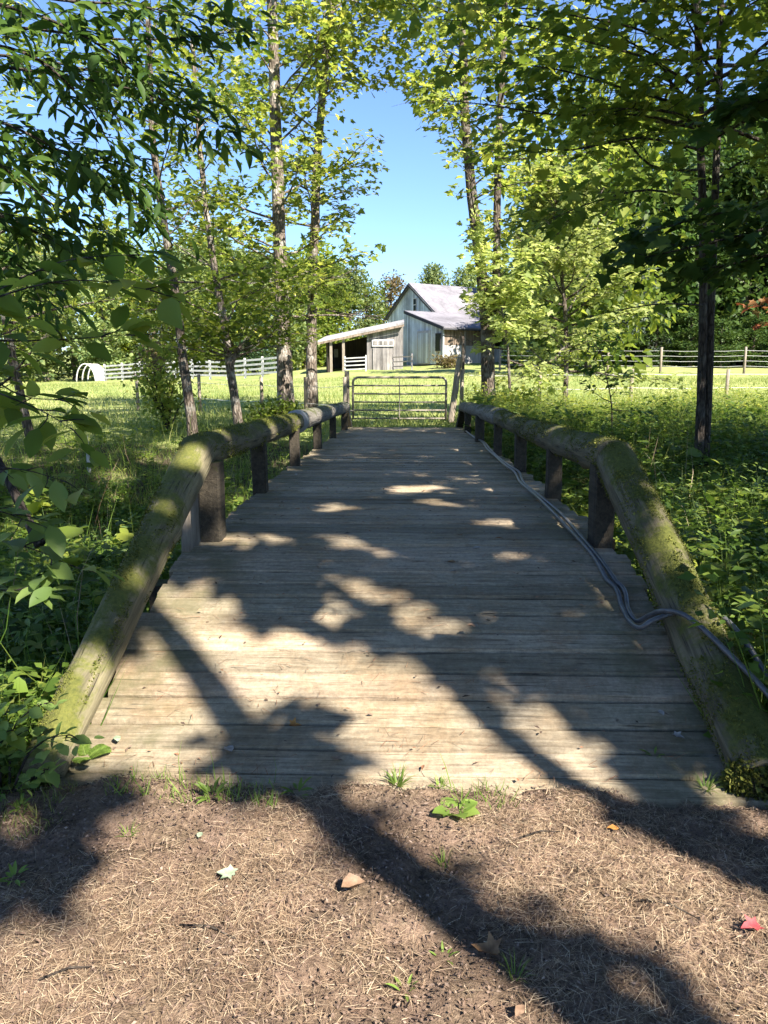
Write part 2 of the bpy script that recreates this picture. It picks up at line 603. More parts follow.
def leaf_arrays(P, D, N, S, tpl, widths=None):
    """P base points, D direction along leaf, N rough normal, S size -> verts (n*k,3), tris"""
    tv, tf = tpl
    n, k = len(P), len(tv)
    D = D / (np.linalg.norm(D, axis=1, keepdims=True) + 1e-9)
    X = np.cross(D, N)
    X /= (np.linalg.norm(X, axis=1, keepdims=True) + 1e-9)
    Z = np.cross(X, D)
    S = np.asarray(S).reshape(n, 1, 1)
    W = S if widths is None else np.asarray(widths).reshape(n, 1, 1)
    V = P[:, None, :] + X[:, None, :] * tv[None, :, 0:1] * W + D[:, None, :] * tv[None, :, 1:2] * S + Z[:, None, :] * tv[None, :, 2:3] * S
    Fc = tf[None] + (np.arange(n) * k)[:, None, None]
    return V.reshape(-1, 3), Fc.reshape(-1, 3)


def leaf_mesh(name, chunks, mat, parent=None, origin=(0, 0, 0)):
    Vs, Fs, off = [], [], 0
    for V, Fc in chunks:
        Vs.append(V)
        Fs.append(Fc + off)
        off += len(V)
    V = np.concatenate(Vs) - np.array(origin)
    Fc = np.concatenate(Fs)
    m = len(Fc)
    return np_mesh(name, V, Fc.ravel(), np.arange(m) * 3, np.full(m, 3), mat, parent)


_vn = np.random.default_rng(5).random((256, 256))


def vnoise(x, y):
    xi, yi = np.floor(x).astype(int), np.floor(y).astype(int)
    fx, fy = x - xi, y - yi
    fx, fy = fx * fx * (3 - 2 * fx), fy * fy * (3 - 2 * fy)
    a = _vn[xi % 256, yi % 256]
    b = _vn[(xi + 1) % 256, yi % 256]
    c = _vn[xi % 256, (yi + 1) % 256]
    d = _vn[(xi + 1) % 256, (yi + 1) % 256]
    return (a * (1 - fx) + b * fx) * (1 - fy) + (c * (1 - fx) + d * fx) * fy - .5


# ------------------------------------------------------------------ terrain
def H(x, y):
    x = np.asarray(x, float)
    y = np.asarray(y, float)
    base = np.interp(y, [2.3, 15.0, 17.0], [-.05, .36, .42])
    wob = vnoise(x * .25 + 40, y * .25) * .8
    gul = -.95 * np.exp(-((y - 8.6 + wob) / 3.4) ** 2)
    side = np.clip((np.abs(x) - 1.25) / 1.2, 0, 1)
    gul = gul * np.interp(x, [1.6, 3.5], [1.0, .5])
    gul = gul - .16 * side * np.exp(-((y - 3.4) / 1.6) ** 2)
    s_ = np.interp(x, [-34, -12, -4, 4, 60], [.006, .022, .040, .0465, .050])
    yy = np.clip(y - 17, 0, 58)
    z = base + gul + s_ * yy * (yy / (yy + 4)) + np.clip(y - 75, 0, 600) * .03
    far = np.clip((y - 16) / 6, 0, 1)
    z = z + vnoise(x * .12, y * .12) * .35 * far + vnoise(x * .7, y * .7 + 9) * .10
    return z


def Hs(x, y):
    return float(H(np.array([x]), np.array([y]))[0])


def axis(vals):
    return np.concatenate(vals)


gx = np.unique(np.concatenate([np.linspace(-500, -60, 24), np.linspace(-60, -12, 50), np.linspace(-12, 12, 121), np.linspace(12, 60, 50), np.linspace(60, 500, 24)]))
gy = np.unique(np.concatenate([np.linspace(-120, -6, 20), np.linspace(-6, 22, 141), np.linspace(22, 90, 100), np.linspace(90, 800, 40)]))
GX, GY = np.meshgrid(gx, gy)
GZ = H(GX, GY)
nx, ny = len(gx), len(gy)
V = np.stack([GX.ravel(), GY.ravel(), GZ.ravel()], 1)
ii, jj = np.meshgrid(np.arange(nx - 1), np.arange(ny - 1))
q = (jj * nx + ii).ravel()
loops = np.stack([q, q + 1, q + nx + 1, q + nx], 1)
g_ = np_mesh('meadow_ground', V, loops.ravel(), np.arange(len(q)) * 4, np.full(len(q), 4), M['ground'], None, True)
tagset(g_, kind='structure')

# mulch path in front of the bridge
px_ = np.arange(-2.6, 3.4, .022)
py_ = np.arange(-3.0, 2.62, .022)
PX, PY = np.meshgrid(px_, py_)


def path_z(x, y):
    z = .010 + vnoise(x * 2.1, y * 2.1) * .05 + vnoise(x * 7, y * 7) * .034 + vnoise(x * 17 + 5, y * 17) * .022 + vnoise(x * 36, y * 36) * .014
    e = np.clip((np.abs(x - .25) - 1.75) / .8, 0, 1)
    dip = np.clip((y - 2.35) / .25, 0, 1) * np.clip((np.abs(x) - 1.1) / .3, 0, 1)
    lip = .018 * np.exp(-((y - 2.40) / .12) ** 2) - np.clip(y - 2.47, 0, 1) * 1.2
    return z - e * e * .3 - dip * .22 + lip


PZ = path_z(PX, PY)
nx, ny = len(px_), len(py_)
V = np.stack([PX.ravel(), PY.ravel(), PZ.ravel()], 1)
ii, jj = np.meshgrid(np.arange(nx - 1), np.arange(ny - 1))
q = (jj * nx + ii).ravel()
loops = np.stack([q, q + 1, q + nx + 1, q + nx], 1)
p_ = np_mesh('mulch_path', V, loops.ravel(), np.arange(len(q)) * 4, np.full(len(q), 4), M['mulch'], None, True)
tagset(p_, kind='structure')


# ------------------------------------------------------------------ bridge
DZ_Y = [2.40, 2.6, 2.8, 3.15, 3.6, 4.05, 4.6, 6.3, 10, 15.1, 15.6]
DZ_Z = [.014, .05, .118, .275, .415, .505, .55, .56, .51, .44, .43]


def deck_z(y):
    return np.interp(y, DZ_Y, DZ_Z)


def deck_hw(y):
    return np.interp(y, [2.4, 4.3, 15.4], [1.30, 1.22, 1.20])


br = empty('wooden_bridge', (0, 2.45, 0), 'weathered plank footbridge with round mossy log rails crossing the gully', 'bridge')
rng = np.random.default_rng(11)
rnd = random.Random(7)
dk = MB()
y = 2.42
while y < 15.35:
    wd = rnd.uniform(.108, .126)
    y0, y1 = y, y + wd
    z0, z1 = float(deck_z(y0)), float(deck_z(y1))
    hw0 = float(deck_hw(y)) + rnd.uniform(-.03, .03)
    hw1 = float(deck_hw(y)) + rnd.uniform(-.03, .03)
    dz = rnd.uniform(-.005, .005)
    nseg = 14
    prof = [(0, -.06), (0, -.016), (.08, -.001), (.5, -.002), (.92, -.001), (1, -.016), (1, -.06)]
    b = len(dk.v)
    np_ = len(prof)
    sd = rnd.uniform(0, 90)
    for i in range(nseg + 1):
        x = -hw0 + (hw0 + hw1) * i / nseg
        wa = .004 * mn.noise(Vector((x * 1.7, sd, 0)))
        wb = .005 * mn.noise(Vector((x * 2.6, sd + 9, 0)))
        wz = .006 * mn.noise(Vector((x * .9, sd + 20, 0)))
        for (t, h) in prof:
            yy = y0 + (y1 - y0) * t + (wa if t < .5 else wb)
            dk.v.append(Vector((x, yy, z0 + (z1 - z0) * t + h + dz + wz)))
    for i in range(nseg):
        for k in range(np_):
            k2 = (k + 1) % np_
            dk.f.append([b + i * np_ + k, b + (i + 1) * np_ + k, b + (i + 1) * np_ + k2, b + i * np_ + k2])
    dk.f.append([b + k for k in range(np_)])
    dk.f.append([b + nseg * np_ + k for k in range(np_)][::-1])
    y = y1 + rnd.uniform(.008, .017)
dk.build('deck', M['deck'], br, smooth=False)
for x in (-.95, 0, .95):
    m = MB()
    pts = [Vector((x, yy, float(deck_z(yy)) - .2)) for yy in (2.75, 3.2, 3.7, 4.3, 6.5, 9, 12, 15.2)]
    m.tube(pts, .13, 8, .1, x)
    m.build('support_beam', M['post'], br)


def log_obj(name, a, c, r0, r1, mat, parent, seed, label=None, segs=100, sides=40, moss=0.0, crack=1.0):
    """a log from a to c as one mesh whose local Y is its axis; world coordinates"""
    a, c = Vector(a), Vector(c)
    d = c - a
    L = d.length
    m = MB()
    ys = [0.0, .012] + [L * (i / segs) for i in range(1, segs)] + [L - .012, L]
    n = len(ys)
    yy = np.array(ys)[:, None]
    an = (2 * math.pi * np.arange(sides) / sides)[None, :]
    r = r0 + (r1 - r0) * yy / L
    r = r * np.where((np.arange(n)[:, None] == 0) | (np.arange(n)[:, None] == n - 1), .93, 1.0)
    per = lambda k, f, o: vnoise((np.cos(an) + 1) * k + o, np.sin(an) * k + yy * f + o * 1.7)
    rr = r * (1 + .16 * per(.7, .9, seed) + .09 * per(1.7, 2.6, seed + 20) + .05 * per(5, 5, seed + 40))
    wav = an / (2 * math.pi) * 26 + vnoise(yy * 1.2 + seed, yy * 0 + an * 0 + seed) * 2.5
    ridge = np.abs(vnoise(wav + seed * 3, yy * .7 + seed))
    rr = rr - .007 * crack * np.clip(1 - ridge / .07, 0, 1) - .003 * crack * vnoise(wav * 2.1, yy * 1.4 + seed)
    for kk in range(4):
        ky, ka = (kk + .5 + .3 * math.sin(seed * 7 + kk)) * L / 4, seed * 2.1 + kk * 1.9
        da = np.abs((an - ka + math.pi) % (2 * math.pi) - math.pi) * r0
        rr = rr + .016 * np.exp(-((yy - ky) ** 2 + da ** 2) / .0016)
    bend = .012 * math.sin(seed * 3.3)
    X = np.cos(an) * rr + bend * np.sin(math.pi * yy / L)
    Z = np.sin(an) * rr + .6 * bend * np.sin(math.pi * yy / L)
    V = np.stack([X, yy + 0 * an, Z], 2)
    m.v = [tuple(q) for q in V.reshape(-1, 3)]
    for i in range(n - 1):
        for k in range(sides):
            k2 = (k + 1) % sides
            m.f.append([i * sides + k, (i + 1) * sides + k, (i + 1) * sides + k2, i * sides + k2])
    m.f.append(list(range(sides)))
    m.f.append([(n - 1) * sides + k for k in range(sides)][::-1])
    me = bpy.data.meshes.new(name)
    me.from_pydata(m.v, [], m.f)
    me.polygons.foreach_set('use_smooth', [True] * len(me.polygons))
    me.update()
    o = link(name, me, mat, parent)
    o.location = a - Vector(parent.location)
    o.rotation_mode = 'QUATERNION'
    qt = d.to_track_quat('Y', 'Z')
    o.rotation_quaternion = qt
    if label:
        o['label'] = label
    if moss > 0:
        g = np.random.default_rng(int(seed * 10))
        N_ = 46000
        fi = g.integers(1, n - 1, N_)
        fk = g.integers(0, sides, N_)
        P = V[fi, fk] + g.normal(0, .006, (N_, 3)) * np.array([1, 2.5, 1])
        nr = np.stack([np.cos(an[0, fk]), np.zeros(N_), np.sin(an[0, fk])], 1)
        up = np.array([tuple(qt @ Vector(q)) for q in nr])[:, 2]
        pt = vnoise(P[:, 1] * 3.2 + seed, fk / sides * 9 + seed) + .6 * vnoise(P[:, 1] * 11 + seed, fk / sides * 30) + .22 * up
        k = pt > (.34 - moss * .34)
        P, nr = P[k], nr[k]
        nn = len(P)
        ch = leaf_arrays(P - nr * .003, nr * .8 + g.normal(0, .6, (nn, 3)), g.normal(0, 1, (nn, 3)), .0075 * np.exp(g.normal(0, .35, nn)), T_DIAMOND)
        leaf_mesh('moss', [ch], M['moss'], o)
    return o


# rails, left then right
LB, RB = Vector((-1.215, 4.30, 1.055)), Vector((1.20, 4.22, 1.035))
log_obj('handrail', (-1.335, 2.48, .055), LB + Vector((.0, .05, .01)), .084, .108, M['log_green'], br, 1.0, 'green stained sloping rail log at the near left', moss=0.05, crack=0.5)
log_obj('handrail', LB, (-1.205, 8.35, .985), .106, .102, M['log_mossy'], br, 2.0, 'mossy level rail log', moss=.6, crack=1.0)
log_obj('handrail', (-1.205, 8.27, .99), (-1.19, 15.0, .865), .122, .105, M['log_gray'], br, 3.0, 'grey bare rail log')
log_obj('handrail', (1.305, 2.50, .06), RB + Vector((0, .06, .0)), .112, .110, M['log_mossy'], br, 4.0, 'mossy sloping rail log at the near right', moss=0.75, crack=1.3)
log_obj('handrail', RB, (1.20, 9.3, .975), .106, .102, M['log_mossy'], br, 5.0, 'mossy level rail log', moss=.6, crack=1.0)
log_obj('handrail', (1.20, 9.22, .98), (1.19, 15.0, .87), .118, .10, M['log_gray'], br, 6.0, 'grey bare rail log')
# pale metal sleeve where the left rail logs meet
m = MB()
m.tube([Vector((-1.2055, 8.22, .985)), Vector((-1.2055, 8.42, .984))], .131, 22, 0, 0)
m.build('rail_strap', M['strap'], br)
# posts
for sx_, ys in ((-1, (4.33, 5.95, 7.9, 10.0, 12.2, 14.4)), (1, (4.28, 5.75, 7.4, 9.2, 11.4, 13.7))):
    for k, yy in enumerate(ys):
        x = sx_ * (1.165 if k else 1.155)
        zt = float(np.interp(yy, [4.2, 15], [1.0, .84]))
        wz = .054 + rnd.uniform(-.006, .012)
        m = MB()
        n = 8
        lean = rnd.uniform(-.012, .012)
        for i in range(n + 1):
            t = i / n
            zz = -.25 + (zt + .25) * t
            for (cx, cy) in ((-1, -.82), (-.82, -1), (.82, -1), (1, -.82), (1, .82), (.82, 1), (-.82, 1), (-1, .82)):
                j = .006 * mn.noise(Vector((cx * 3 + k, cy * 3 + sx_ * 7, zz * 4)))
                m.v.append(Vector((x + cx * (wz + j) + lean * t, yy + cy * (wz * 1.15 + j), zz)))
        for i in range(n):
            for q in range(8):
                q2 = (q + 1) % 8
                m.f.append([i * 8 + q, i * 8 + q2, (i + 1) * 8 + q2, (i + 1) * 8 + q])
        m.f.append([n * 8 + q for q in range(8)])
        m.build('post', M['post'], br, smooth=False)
# second, paler half post behind the first left post, and the sloping end braces
m = MB()
m.bar((-1.30, 4.40, -.3), (-1.275, 4.42, .97), .12, .13)
m.build('post', M['fence_post'], br, smooth=False)
for sx_ in (-1, 1):
    m = MB()
    m.bar((sx_ * 1.16, 15.75, .36), (sx_ * 1.17, 14.95, .84), .13, .15)
    m.build('end_brace', M['post'] if sx_ > 0 else M['fence_post'], br, smooth=False)
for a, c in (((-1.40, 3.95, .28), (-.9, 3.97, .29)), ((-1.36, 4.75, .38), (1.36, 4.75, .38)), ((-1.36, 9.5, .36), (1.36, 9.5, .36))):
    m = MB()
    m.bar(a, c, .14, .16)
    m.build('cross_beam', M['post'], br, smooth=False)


# ------------------------------------------------------------------ two hoses along the right side of the deck
def smooth_path(pts, n=8):
    out = []
    P = [pts[0]] + list(pts) + [pts[-1]]
    for i in range(1, len(P) - 2):
        p0, p1, p2, p3 = P[i - 1], P[i], P[i + 1], P[i + 2]
        for k in range(n):
            t = k / n
            out.append(.5 * ((2 * p1) + (p2 - p0) * t + (2 * p0 - 5 * p1 + 4 * p2 - p3) * t * t + (3 * p1 - p0 - 3 * p2 + p3) * t ** 3))
    out.append(pts[-1])
    return out


def deck_pt(px, py, up=.036):
    z = .4
    for _ in range(8):
        p = gnd(px, py, z)
        z = float(deck_z(p.y)) + up
    return gnd(px, py, z)


hp = [(466, 431), (474, 437), (484, 442), (490, 449), (497, 456), (508, 465), (519, 472), (524, 483), (541, 497), (560, 513), (578, 533), (597, 555), (613, 577), (624, 597), (629, 611), (637, 621)]
base_pts = [deck_pt(a, b) for a, b in hp]
end_a = [at(648, 616, 3.22), at(662, 611, 3.13), at(682, 614, 3.03), at(703, 629, 2.93), at(728, 653, 2.82), at(766, 692, 2.68), at(800, 740, 2.55)]
end_b = [at(640, 628, 3.12), at(656, 619, 3.10), at(688, 610, 3.14), at(720, 616, 3.10), at(744, 640, 3.0), at(772, 684, 2.88), at(810, 740, 2.7)]
for pts, off, lab in ((base_pts + end_a, 0, 'black hose along the deck, crossing the right log nearest the viewer'),
                      (base_pts + end_b, 1, 'black hose along the deck, looping higher over the right log')):
    pp = []
    for i, p in enumerate(pts):
        k = min(1, i / 3) * (1 if i < len(base_pts) else 0)
        pp.append(p + Vector((-.032 * off * k + .010 * off * math.sin(i * 1.9) * k, .012 * off * k, 0)))
    m = MB()
    sp = smooth_path(pp)
    sp = [Vector((p.x, p.y, max(p.z, float(deck_z(p.y)) + .018))) if abs(p.x) < 1.2 else p for p in sp]
    m.tube(sp, .0118, 8)
    o = m.build('hose', M['hose'], None, origin=tuple(pp[0]))
    tagset(o, lab, 'hose', 'hoses laid along the bridge')


# ------------------------------------------------------------------ light gaps on path and deck
LIT = [
    [(-250, 990), (-40, 985), (42, 907), (98, 850), (124, 800), (240, 790), (292, 792), (330, 828), (372, 858), (440, 912), (500, 962), (600, 1060), (640, 1200), (-250, 1200)],
    [(322, 792), (410, 778), (570, 778), (612, 800), (690, 850), (790, 935), (830, 1060), (733, 1014), (663, 975), (582, 922), (481, 876), (396, 825)],
    [(665, 782), (768, 770), (768, 845)],
    [(0, 815), (30, 800), (50, 815), (10, 850)],
    [(84, 750), (105, 700), (120, 690), (150, 700), (185, 725), (225, 780), (100, 785)],
    [(118, 690), (128, 640), (165, 605), (240, 622), (330, 632), (310, 690), (262, 705), (285, 735), (230, 740), (190, 722), (150, 700)],
    [(157, 605), (172, 578), (225, 578), (258, 605), (250, 622), (190, 616)],
    [(318, 560), (345, 563), (400, 595), (410, 618), (360, 607), (330, 587)],
    [(275, 592), (320, 597), (350, 618), (300, 622)],
    [(290, 668), (330, 645), (400, 645), (430, 670), (470, 690), (520, 740), (560, 785), (390, 778), (330, 730)],
    [(378, 585), (400, 588), (440, 612), (484, 640), (420, 632), (385, 612)],
    [(440, 655), (480, 670), (545, 705), (605, 745), (632, 778), (590, 780), (545, 728), (495, 685)],
    [(597, 691), (610, 690), (642, 706), (636, 710)],
    [(480, 552), (530, 550), (540, 560), (500, 564)],
    [(205, 540), (260, 528), (300, 540), (250, 553)],
    [(320, 535), (370, 542), (420, 558), (380, 556)],
    [(312, 534), (390, 549), (430, 560), (400, 563), (340, 548)],
    [(482, 517), (540, 521), (530, 528), (470, 524)],
    [(380, 488), (440, 484), (450, 490), (394, 494)],
    [(440, 602), (500, 607), (520, 618), (470, 612)],
    [(386, 548), (428, 566), (424, 569), (386, 552)],
    [(425, 499), (490, 506), (488, 509), (425, 503)],
    [(450, 556), (535, 558), (535, 561), (450, 560)],
    [(545, 592), (580, 612), (576, 613), (545, 596)],
    [(225, 488), (265, 492), (262, 494), (225, 491)],
    [(255, 573), (312, 578), (310, 582), (255, 578)],
    [(222, 533), (275, 536), (272, 539), (222, 537)],
    [(300, 505), (350, 500), (360, 508), (310, 514)],
    [(540, 505), (600, 555), (690, 660), (700, 690), (650, 650), (590, 590)],
]


# points on the logs and in the undergrowth that the sun reaches
FLECKS = [((-1.32, 2.62, .16), .12), ((-1.31, 2.95, .36), .12), ((-1.28, 3.38, .62), .17), ((-1.25, 3.75, .80), .16), ((-1.22, 4.15, 1.05), .19), ((-1.21, 4.75, 1.13), .17), ((-1.21, 6.3, 1.12), .2),
          ((-1.21, 5.5, 1.12), .12), ((-1.2, 7.1, 1.1), .15), ((-1.2, 9.6, 1.08), .35), ((-1.2, 11.6, 1.05), .35), ((-1.2, 13.5, 1.0), .4),
          ((1.27, 3.0, .45), .07), ((1.25, 3.35, .65), .10), ((1.24, 3.7, .83), .09), ((1.2, 4.35, 1.15), .12), ((1.2, 5.6, 1.12), .12), ((1.2, 7.6, 1.1), .2), ((1.2, 9.5, 1.08), .2)]
_fr = random.Random(31)
for _ in range(50):
    _x, _y = _fr.uniform(-7, -1.5), _fr.uniform(2.5, 14)
    FLECKS.append(((_x, _y, Hs(_x, _y) + .45), _fr.uniform(.12, .4)))
for _ in range(64):
    _x, _y = _fr.uniform(1.6, 6), _fr.uniform(2.6, 12)
    FLECKS.append(((_x, _y, Hs(_x, _y) + .5), _fr.uniform(.1, .34)))
for _ in range(24):
    _x, _y = _fr.uniform(-3.2, -1.0), _fr.uniform(3.5, 5.5)
    FLECKS.append(((_x, _y, _fr.uniform(2.2, 4.2)), _fr.uniform(.2, .5)))
FLECKS = [(np.array(c), r) for c, r in FLECKS]


def surf_z(x, y):
    return np.where((np.abs(x) < 1.3) & (y > 2.44) & (y < 15.5), deck_z(y), np.where(y < 2.44, 0.0, H(x, y) + .3))


def sun_open(P, rng_, keep=0.0):
    """False for crown leaves that would close one of the gaps the sun comes through"""
    z = np.full(len(P), .3)
    for _ in range(3):
        t = (P[:, 2] - z) / SUNN[2]
        G = P - t[:, None] * SUNN
        z = surf_z(G[:, 0], G[:, 1])
    G[:, 2] = z
    bad = np.zeros(len(P), bool)
    for ox, oy in ((0, 0), (.06, 0), (-.06, 0), (0, .06), (0, -.06)):
        pp, zc = pix(G + np.array([ox, oy, 0]))
        hit = np.zeros(len(P), bool)
        for poly in LIT:
            hit |= in_poly(pp, poly)
        bad |= hit & (zc > .5)
    for c, r in FLECKS:
        q = P - c
        t_ = q @ SUNN
        d2 = (q * q).sum(1) - t_ * t_
        bad |= (t_ > 0) & (d2 < r * r)
    field = ((G[:, 1] > 13.4) & (G[:, 0] > -3.5)) | ((G[:, 1] > 12.3) & (G[:, 0] > 2.5))
    bad |= field & (rng_.random(len(P)) < .93)
    return ~(bad & (rng_.random(len(P)) > keep))


# ------------------------------------------------------------------ trees
class Crown:
    def __init__(s, seed):
        s.r = random.Random(seed)
        s.g = np.random.default_rng(seed)
        s.P, s.D = [], []
        s.bark = MB()
        s.open = None
        s.strict = False

    def clear(s, pts):
        if s.open is None:
            return True
        q = np.array([tuple(p) for p in pts])
        q = np.concatenate([q[:-1] + (q[1:] - q[:-1]) * t for t in (0, .2, .4, .6, .8)] + [q[-1:]])
        return bool(s.open(q, s.g).all())

    def path(s, p, d, L, n=6, up=.0, wig=.18):
        pts = [p.copy()]
        d = d.normalized()
        for i in range(n):
            d = (d + Vector((s.r.gauss(0, wig), s.r.gauss(0, wig), s.r.gauss(0, wig * .6) + up))).normalized()
            pts.append(pts[-1] + d * (L / n))
        return pts

    def twig(s, p, d, L, r, nleaf, droop=-.03, spread=.12, tube=True):
        pts = s.path(p, d, L, 4, droop, .16)
        ok = tube and s.clear(pts)
        if s.strict and not ok:
            return
        if ok:
            s.bark.tube(pts, [r, r * .8, r * .6, r * .45, r * .3], 3, cap=False)
        for k in range(nleaf):
            t = s.r.random() ** .8
            i = min(3, int(t * 4))
            f_ = t * 4 - i
            q = pts[i].lerp(pts[i + 1], f_)
            td = (pts[i + 1] - pts[i]).normalized()
            off = Vector((s.r.gauss(0, spread), s.r.gauss(0, spread), s.r.gauss(0, spread * .5)))
            s.P.append(q + off)
            side = td.cross(UP) * (1 if k % 2 else -1)
            dd = td * .6 + side * .7 + Vector((s.r.gauss(0, .4), s.r.gauss(0, .4), s.r.gauss(-.25, .3)))
            s.D.append(dd)

    def limb(s, p, d, L, r, nt=7, nl=12, up=.04, tl=.38, spread=.12, start=.25, wig=.14, droop=-.03):
        n = 7
        pts = s.path(p, d, L, n, up, wig)
        s.limb_path(pts, r, nt, nl, tl * L, spread, start, droop)

    def limb_path(s, pts, r, nt, nl, tlen, spread=.12, start=.25, droop=-.03):
        n = len(pts) - 1
        tube = s.clear(pts)
        if tube:
            s.bark.tube(pts, [r * (1 - .85 * i / n) for i in range(n + 1)], 5, cap=False)
        for k in range(nt):
            t = start + (1 - start) * (k + s.r.random()) / nt
            i = min(n - 1, int(t * n))
            q = pts[i].lerp(pts[i + 1], t * n - i)
            td = (pts[i + 1] - pts[i]).normalized()
            side = td.cross(UP)
            if side.length < .1:
                side = Vector((s.r.gauss(0, 1), s.r.gauss(0, 1), 0))
            side.normalize()
            side *= (1 if k % 2 else -1)
            dd = td * s.r.uniform(.3, .9) + side * s.r.uniform(.5, 1) + UP * s.r.uniform(-.15, .35)
            l2 = tlen * s.r.uniform(.6, 1.2) * (1.15 - .5 * t)
            s.twig(q, dd, l2, max(.004, r * .28), nl, droop, spread, tube)
        td = pts[-1] - pts[-2]
        s.twig(pts[-1], td, tlen * .7, max(.004, r * .15), nl, droop, spread, tube)

    def leaves(s, name, tpl, size, mat, root, flat=.45, keep=None, sj=.3):
        P = np.array([tuple(p) for p in s.P])
        D = np.array([tuple(d) for d in s.D])
        if keep is not None:
            k = keep(P, s.g)
            P, D = P[k], D[k]
        n = len(P)
        N = np.stack([s.g.normal(0, flat, n), s.g.normal(0, flat, n), np.ones(n)], 1)
        S = size * np.exp(s.g.normal(0, sj, n)).clip(.5, 1.7)
        return leaf_mesh(name, [leaf_arrays(P, D, N, S, tpl)], mat, root, tuple(root.location))


def stem_path(pts, seed, wig=.03, n=6):
    sp = smooth_path([Vector(p) for p in pts], n)
    return [p + Vector((mn.noise(p * .8 + Vector((seed, 0, 0))), mn.noise(p * .8 + Vector((0, seed, 9))), 0)) * wig * min(1, i / 4) for i, p in enumerate(sp)]


def flare(n, r0, r1, fl=.35):
    return [(r0 + (r1 - r0) * i / (n - 1)) * (1 + fl * math.exp(-i / (n - 1) * 14)) for i in range(n)]


def not_in(*polys):
    def f_(P, g):
        pp, zc = pix(P)
        bad = np.zeros(len(P), bool)
        for po in polys:
            bad |= in_poly(pp, po)
        return ~(bad & (zc > 0))
    return f_


SKYGAP = [(368, 95), (402, 90), (425, 150), (440, 190), (466, 210), (466, 285), (400, 268), (392, 240), (365, 215), (395, 165)]
BARNSMALL = [(322, 290), (340, 268), (462, 262), (462, 300), (474, 325), (474, 362), (440, 375), (322, 372)]
BARNVIEW = [(322, 300), (340, 268), (405, 262), (470, 268), (478, 380), (322, 372)]


def field_clear(P, g):
    """keeps the sunlit field in sight under the crowns"""
    return not_in(BARNVIEW)(P, g)


def tree(name, label, cat, stems, bark, seed, group=None, leaf='leaf_bright', tpl=T_DIAMOND, size=.1, limbs=16, span=(.3, 1.0), llen=(2.6, 1.2),
         elev=(.15, .75), nt=7, nl=12, keep=None, az=None, lr=.035, spread=.14, extra=None, sides=10, droop=-.03, open_=None):
    root = empty(name, tuple(stems[0][0][0]), label, cat, group)
    c = Crown(seed)
    c.open = open_
    c.strict = open_ is not None and name == 'bank_tree'
    tr = MB()
    ga = c.r.random() * 6.28
    for (pts, r0, r1) in stems:
        sp = stem_path(pts, seed)
        n = len(sp)
        tr.tube(sp, flare(n, r0, r1), sides, .12, seed)
        for k in range(limbs):
            t = span[0] + (span[1] - span[0]) * (k + c.r.random() * .8) / limbs
            i = min(n - 2, int(t * (n - 1)))
            q = sp[i].lerp(sp[i + 1], t * (n - 1) - i)
            u = (t - span[0]) / (span[1] - span[0])
            ga += 2.4 + c.r.gauss(0, .4)
            a = ga if az is None else az(c.r, u)
            e = elev[0] + (elev[1] - elev[0]) * u + c.r.gauss(0, .15)
            L = (llen[0] + (llen[1] - llen[0]) * u) * c.r.uniform(.65, 1.25)
            c.limb(q, Vector((math.cos(a) * math.cos(e), math.sin(a) * math.cos(e), math.sin(e))), L, lr * (1.2 - .6 * u), nt, nl, .03, .38, spread, droop=droop)
    if extra:
        extra(c)
    tr.build('trunk', bark, root)
    c.bark.build('branches', bark, root)
    c.leaves('crown', tpl, size, M[leaf], root, keep=keep)
    return root


def gp(px, py_any, Y):
    p = at(px, py_any, Y)
    return Vector((p.x, Y, Hs(p.x, Y) - .05))


def up_to(px, py, Y):
    return at(px, py, Y)


# --- trees on the far bank, left of the bridge
def t1_extra(c):
    for sp_ in ([(328, 60, 18.2), (355, 45, 18), (392, 50, 17.8)], [(331, 10, 18.3), (365, -5, 18), (405, 5, 17.8)], [(325, 95, 18.2), (350, 80, 18), (385, 82, 17.8)]):
        c.limb_path(smooth_path([at(*p) for p in sp_], 4), .018, 9, 12, .7, .13, .2, -.04)


k1 = not_in(SKYGAP, BARNVIEW)
b0 = gp(286, 405, 17.2)
tree('bank_tree', 'tall pale-barked tree with the thickest trunk, behind the far end of the left rail', 'tree',
     [([b0, at(283, 330, 17.2), at(280, 250, 17.2), at(276, 130, 17.3), at(272, 10, 17.4), at(268, -110, 17.6)], .185, .09)], M['bark_pale'], 21,
     'trees standing along the creek bank', 'leaf_bright', T_MAPLE, .125, 42, (.20, 1.0), (2.3, 2.1), (.0, .9), 9, 14, k1, lr=.03, spread=.13, open_=not_in(SKYGAP))
b0 = gp(312, 405, 18.2)
tree('bank_tree', 'tall slimmer pale-barked tree just right of the thickest trunk by the left rail', 'tree',
     [([b0, at(312, 330, 18.2), at(314, 240, 18.2), at(320, 120, 18.2), at(331, 0, 18.3), at(338, -100, 18.4)], .135, .06)], M['bark_pale'], 22,
     'trees standing along the creek bank', 'leaf_bright', T_MAPLE, .125, 40, (.22, 1.0), (2.3, 2.1), (.0, .9), 9, 14, k1, lr=.028, spread=.13, open_=not_in(SKYGAP), extra=t1_extra)
b0 = gp(194, 430, 13.6)
tree('bank_tree', 'thin leaning dark tree, farther left of two thin trunks beyond the left rail', 'tree',
     [([b0, at(186, 380, 13.6), at(176, 300, 13.7), at(163, 210, 13.8), at(152, 120, 14), at(148, 20, 14.2)], .095, .045)], M['bark'], 23,
     'trees standing along the creek bank', 'leaf_mid', T_MAPLE, .105, 22, (.34, 1.0), (1.9, 1.6), (.1, .8), 7, 10, k1, lr=.018, spread=.17)
b0 = gp(240, 425, 14.6)
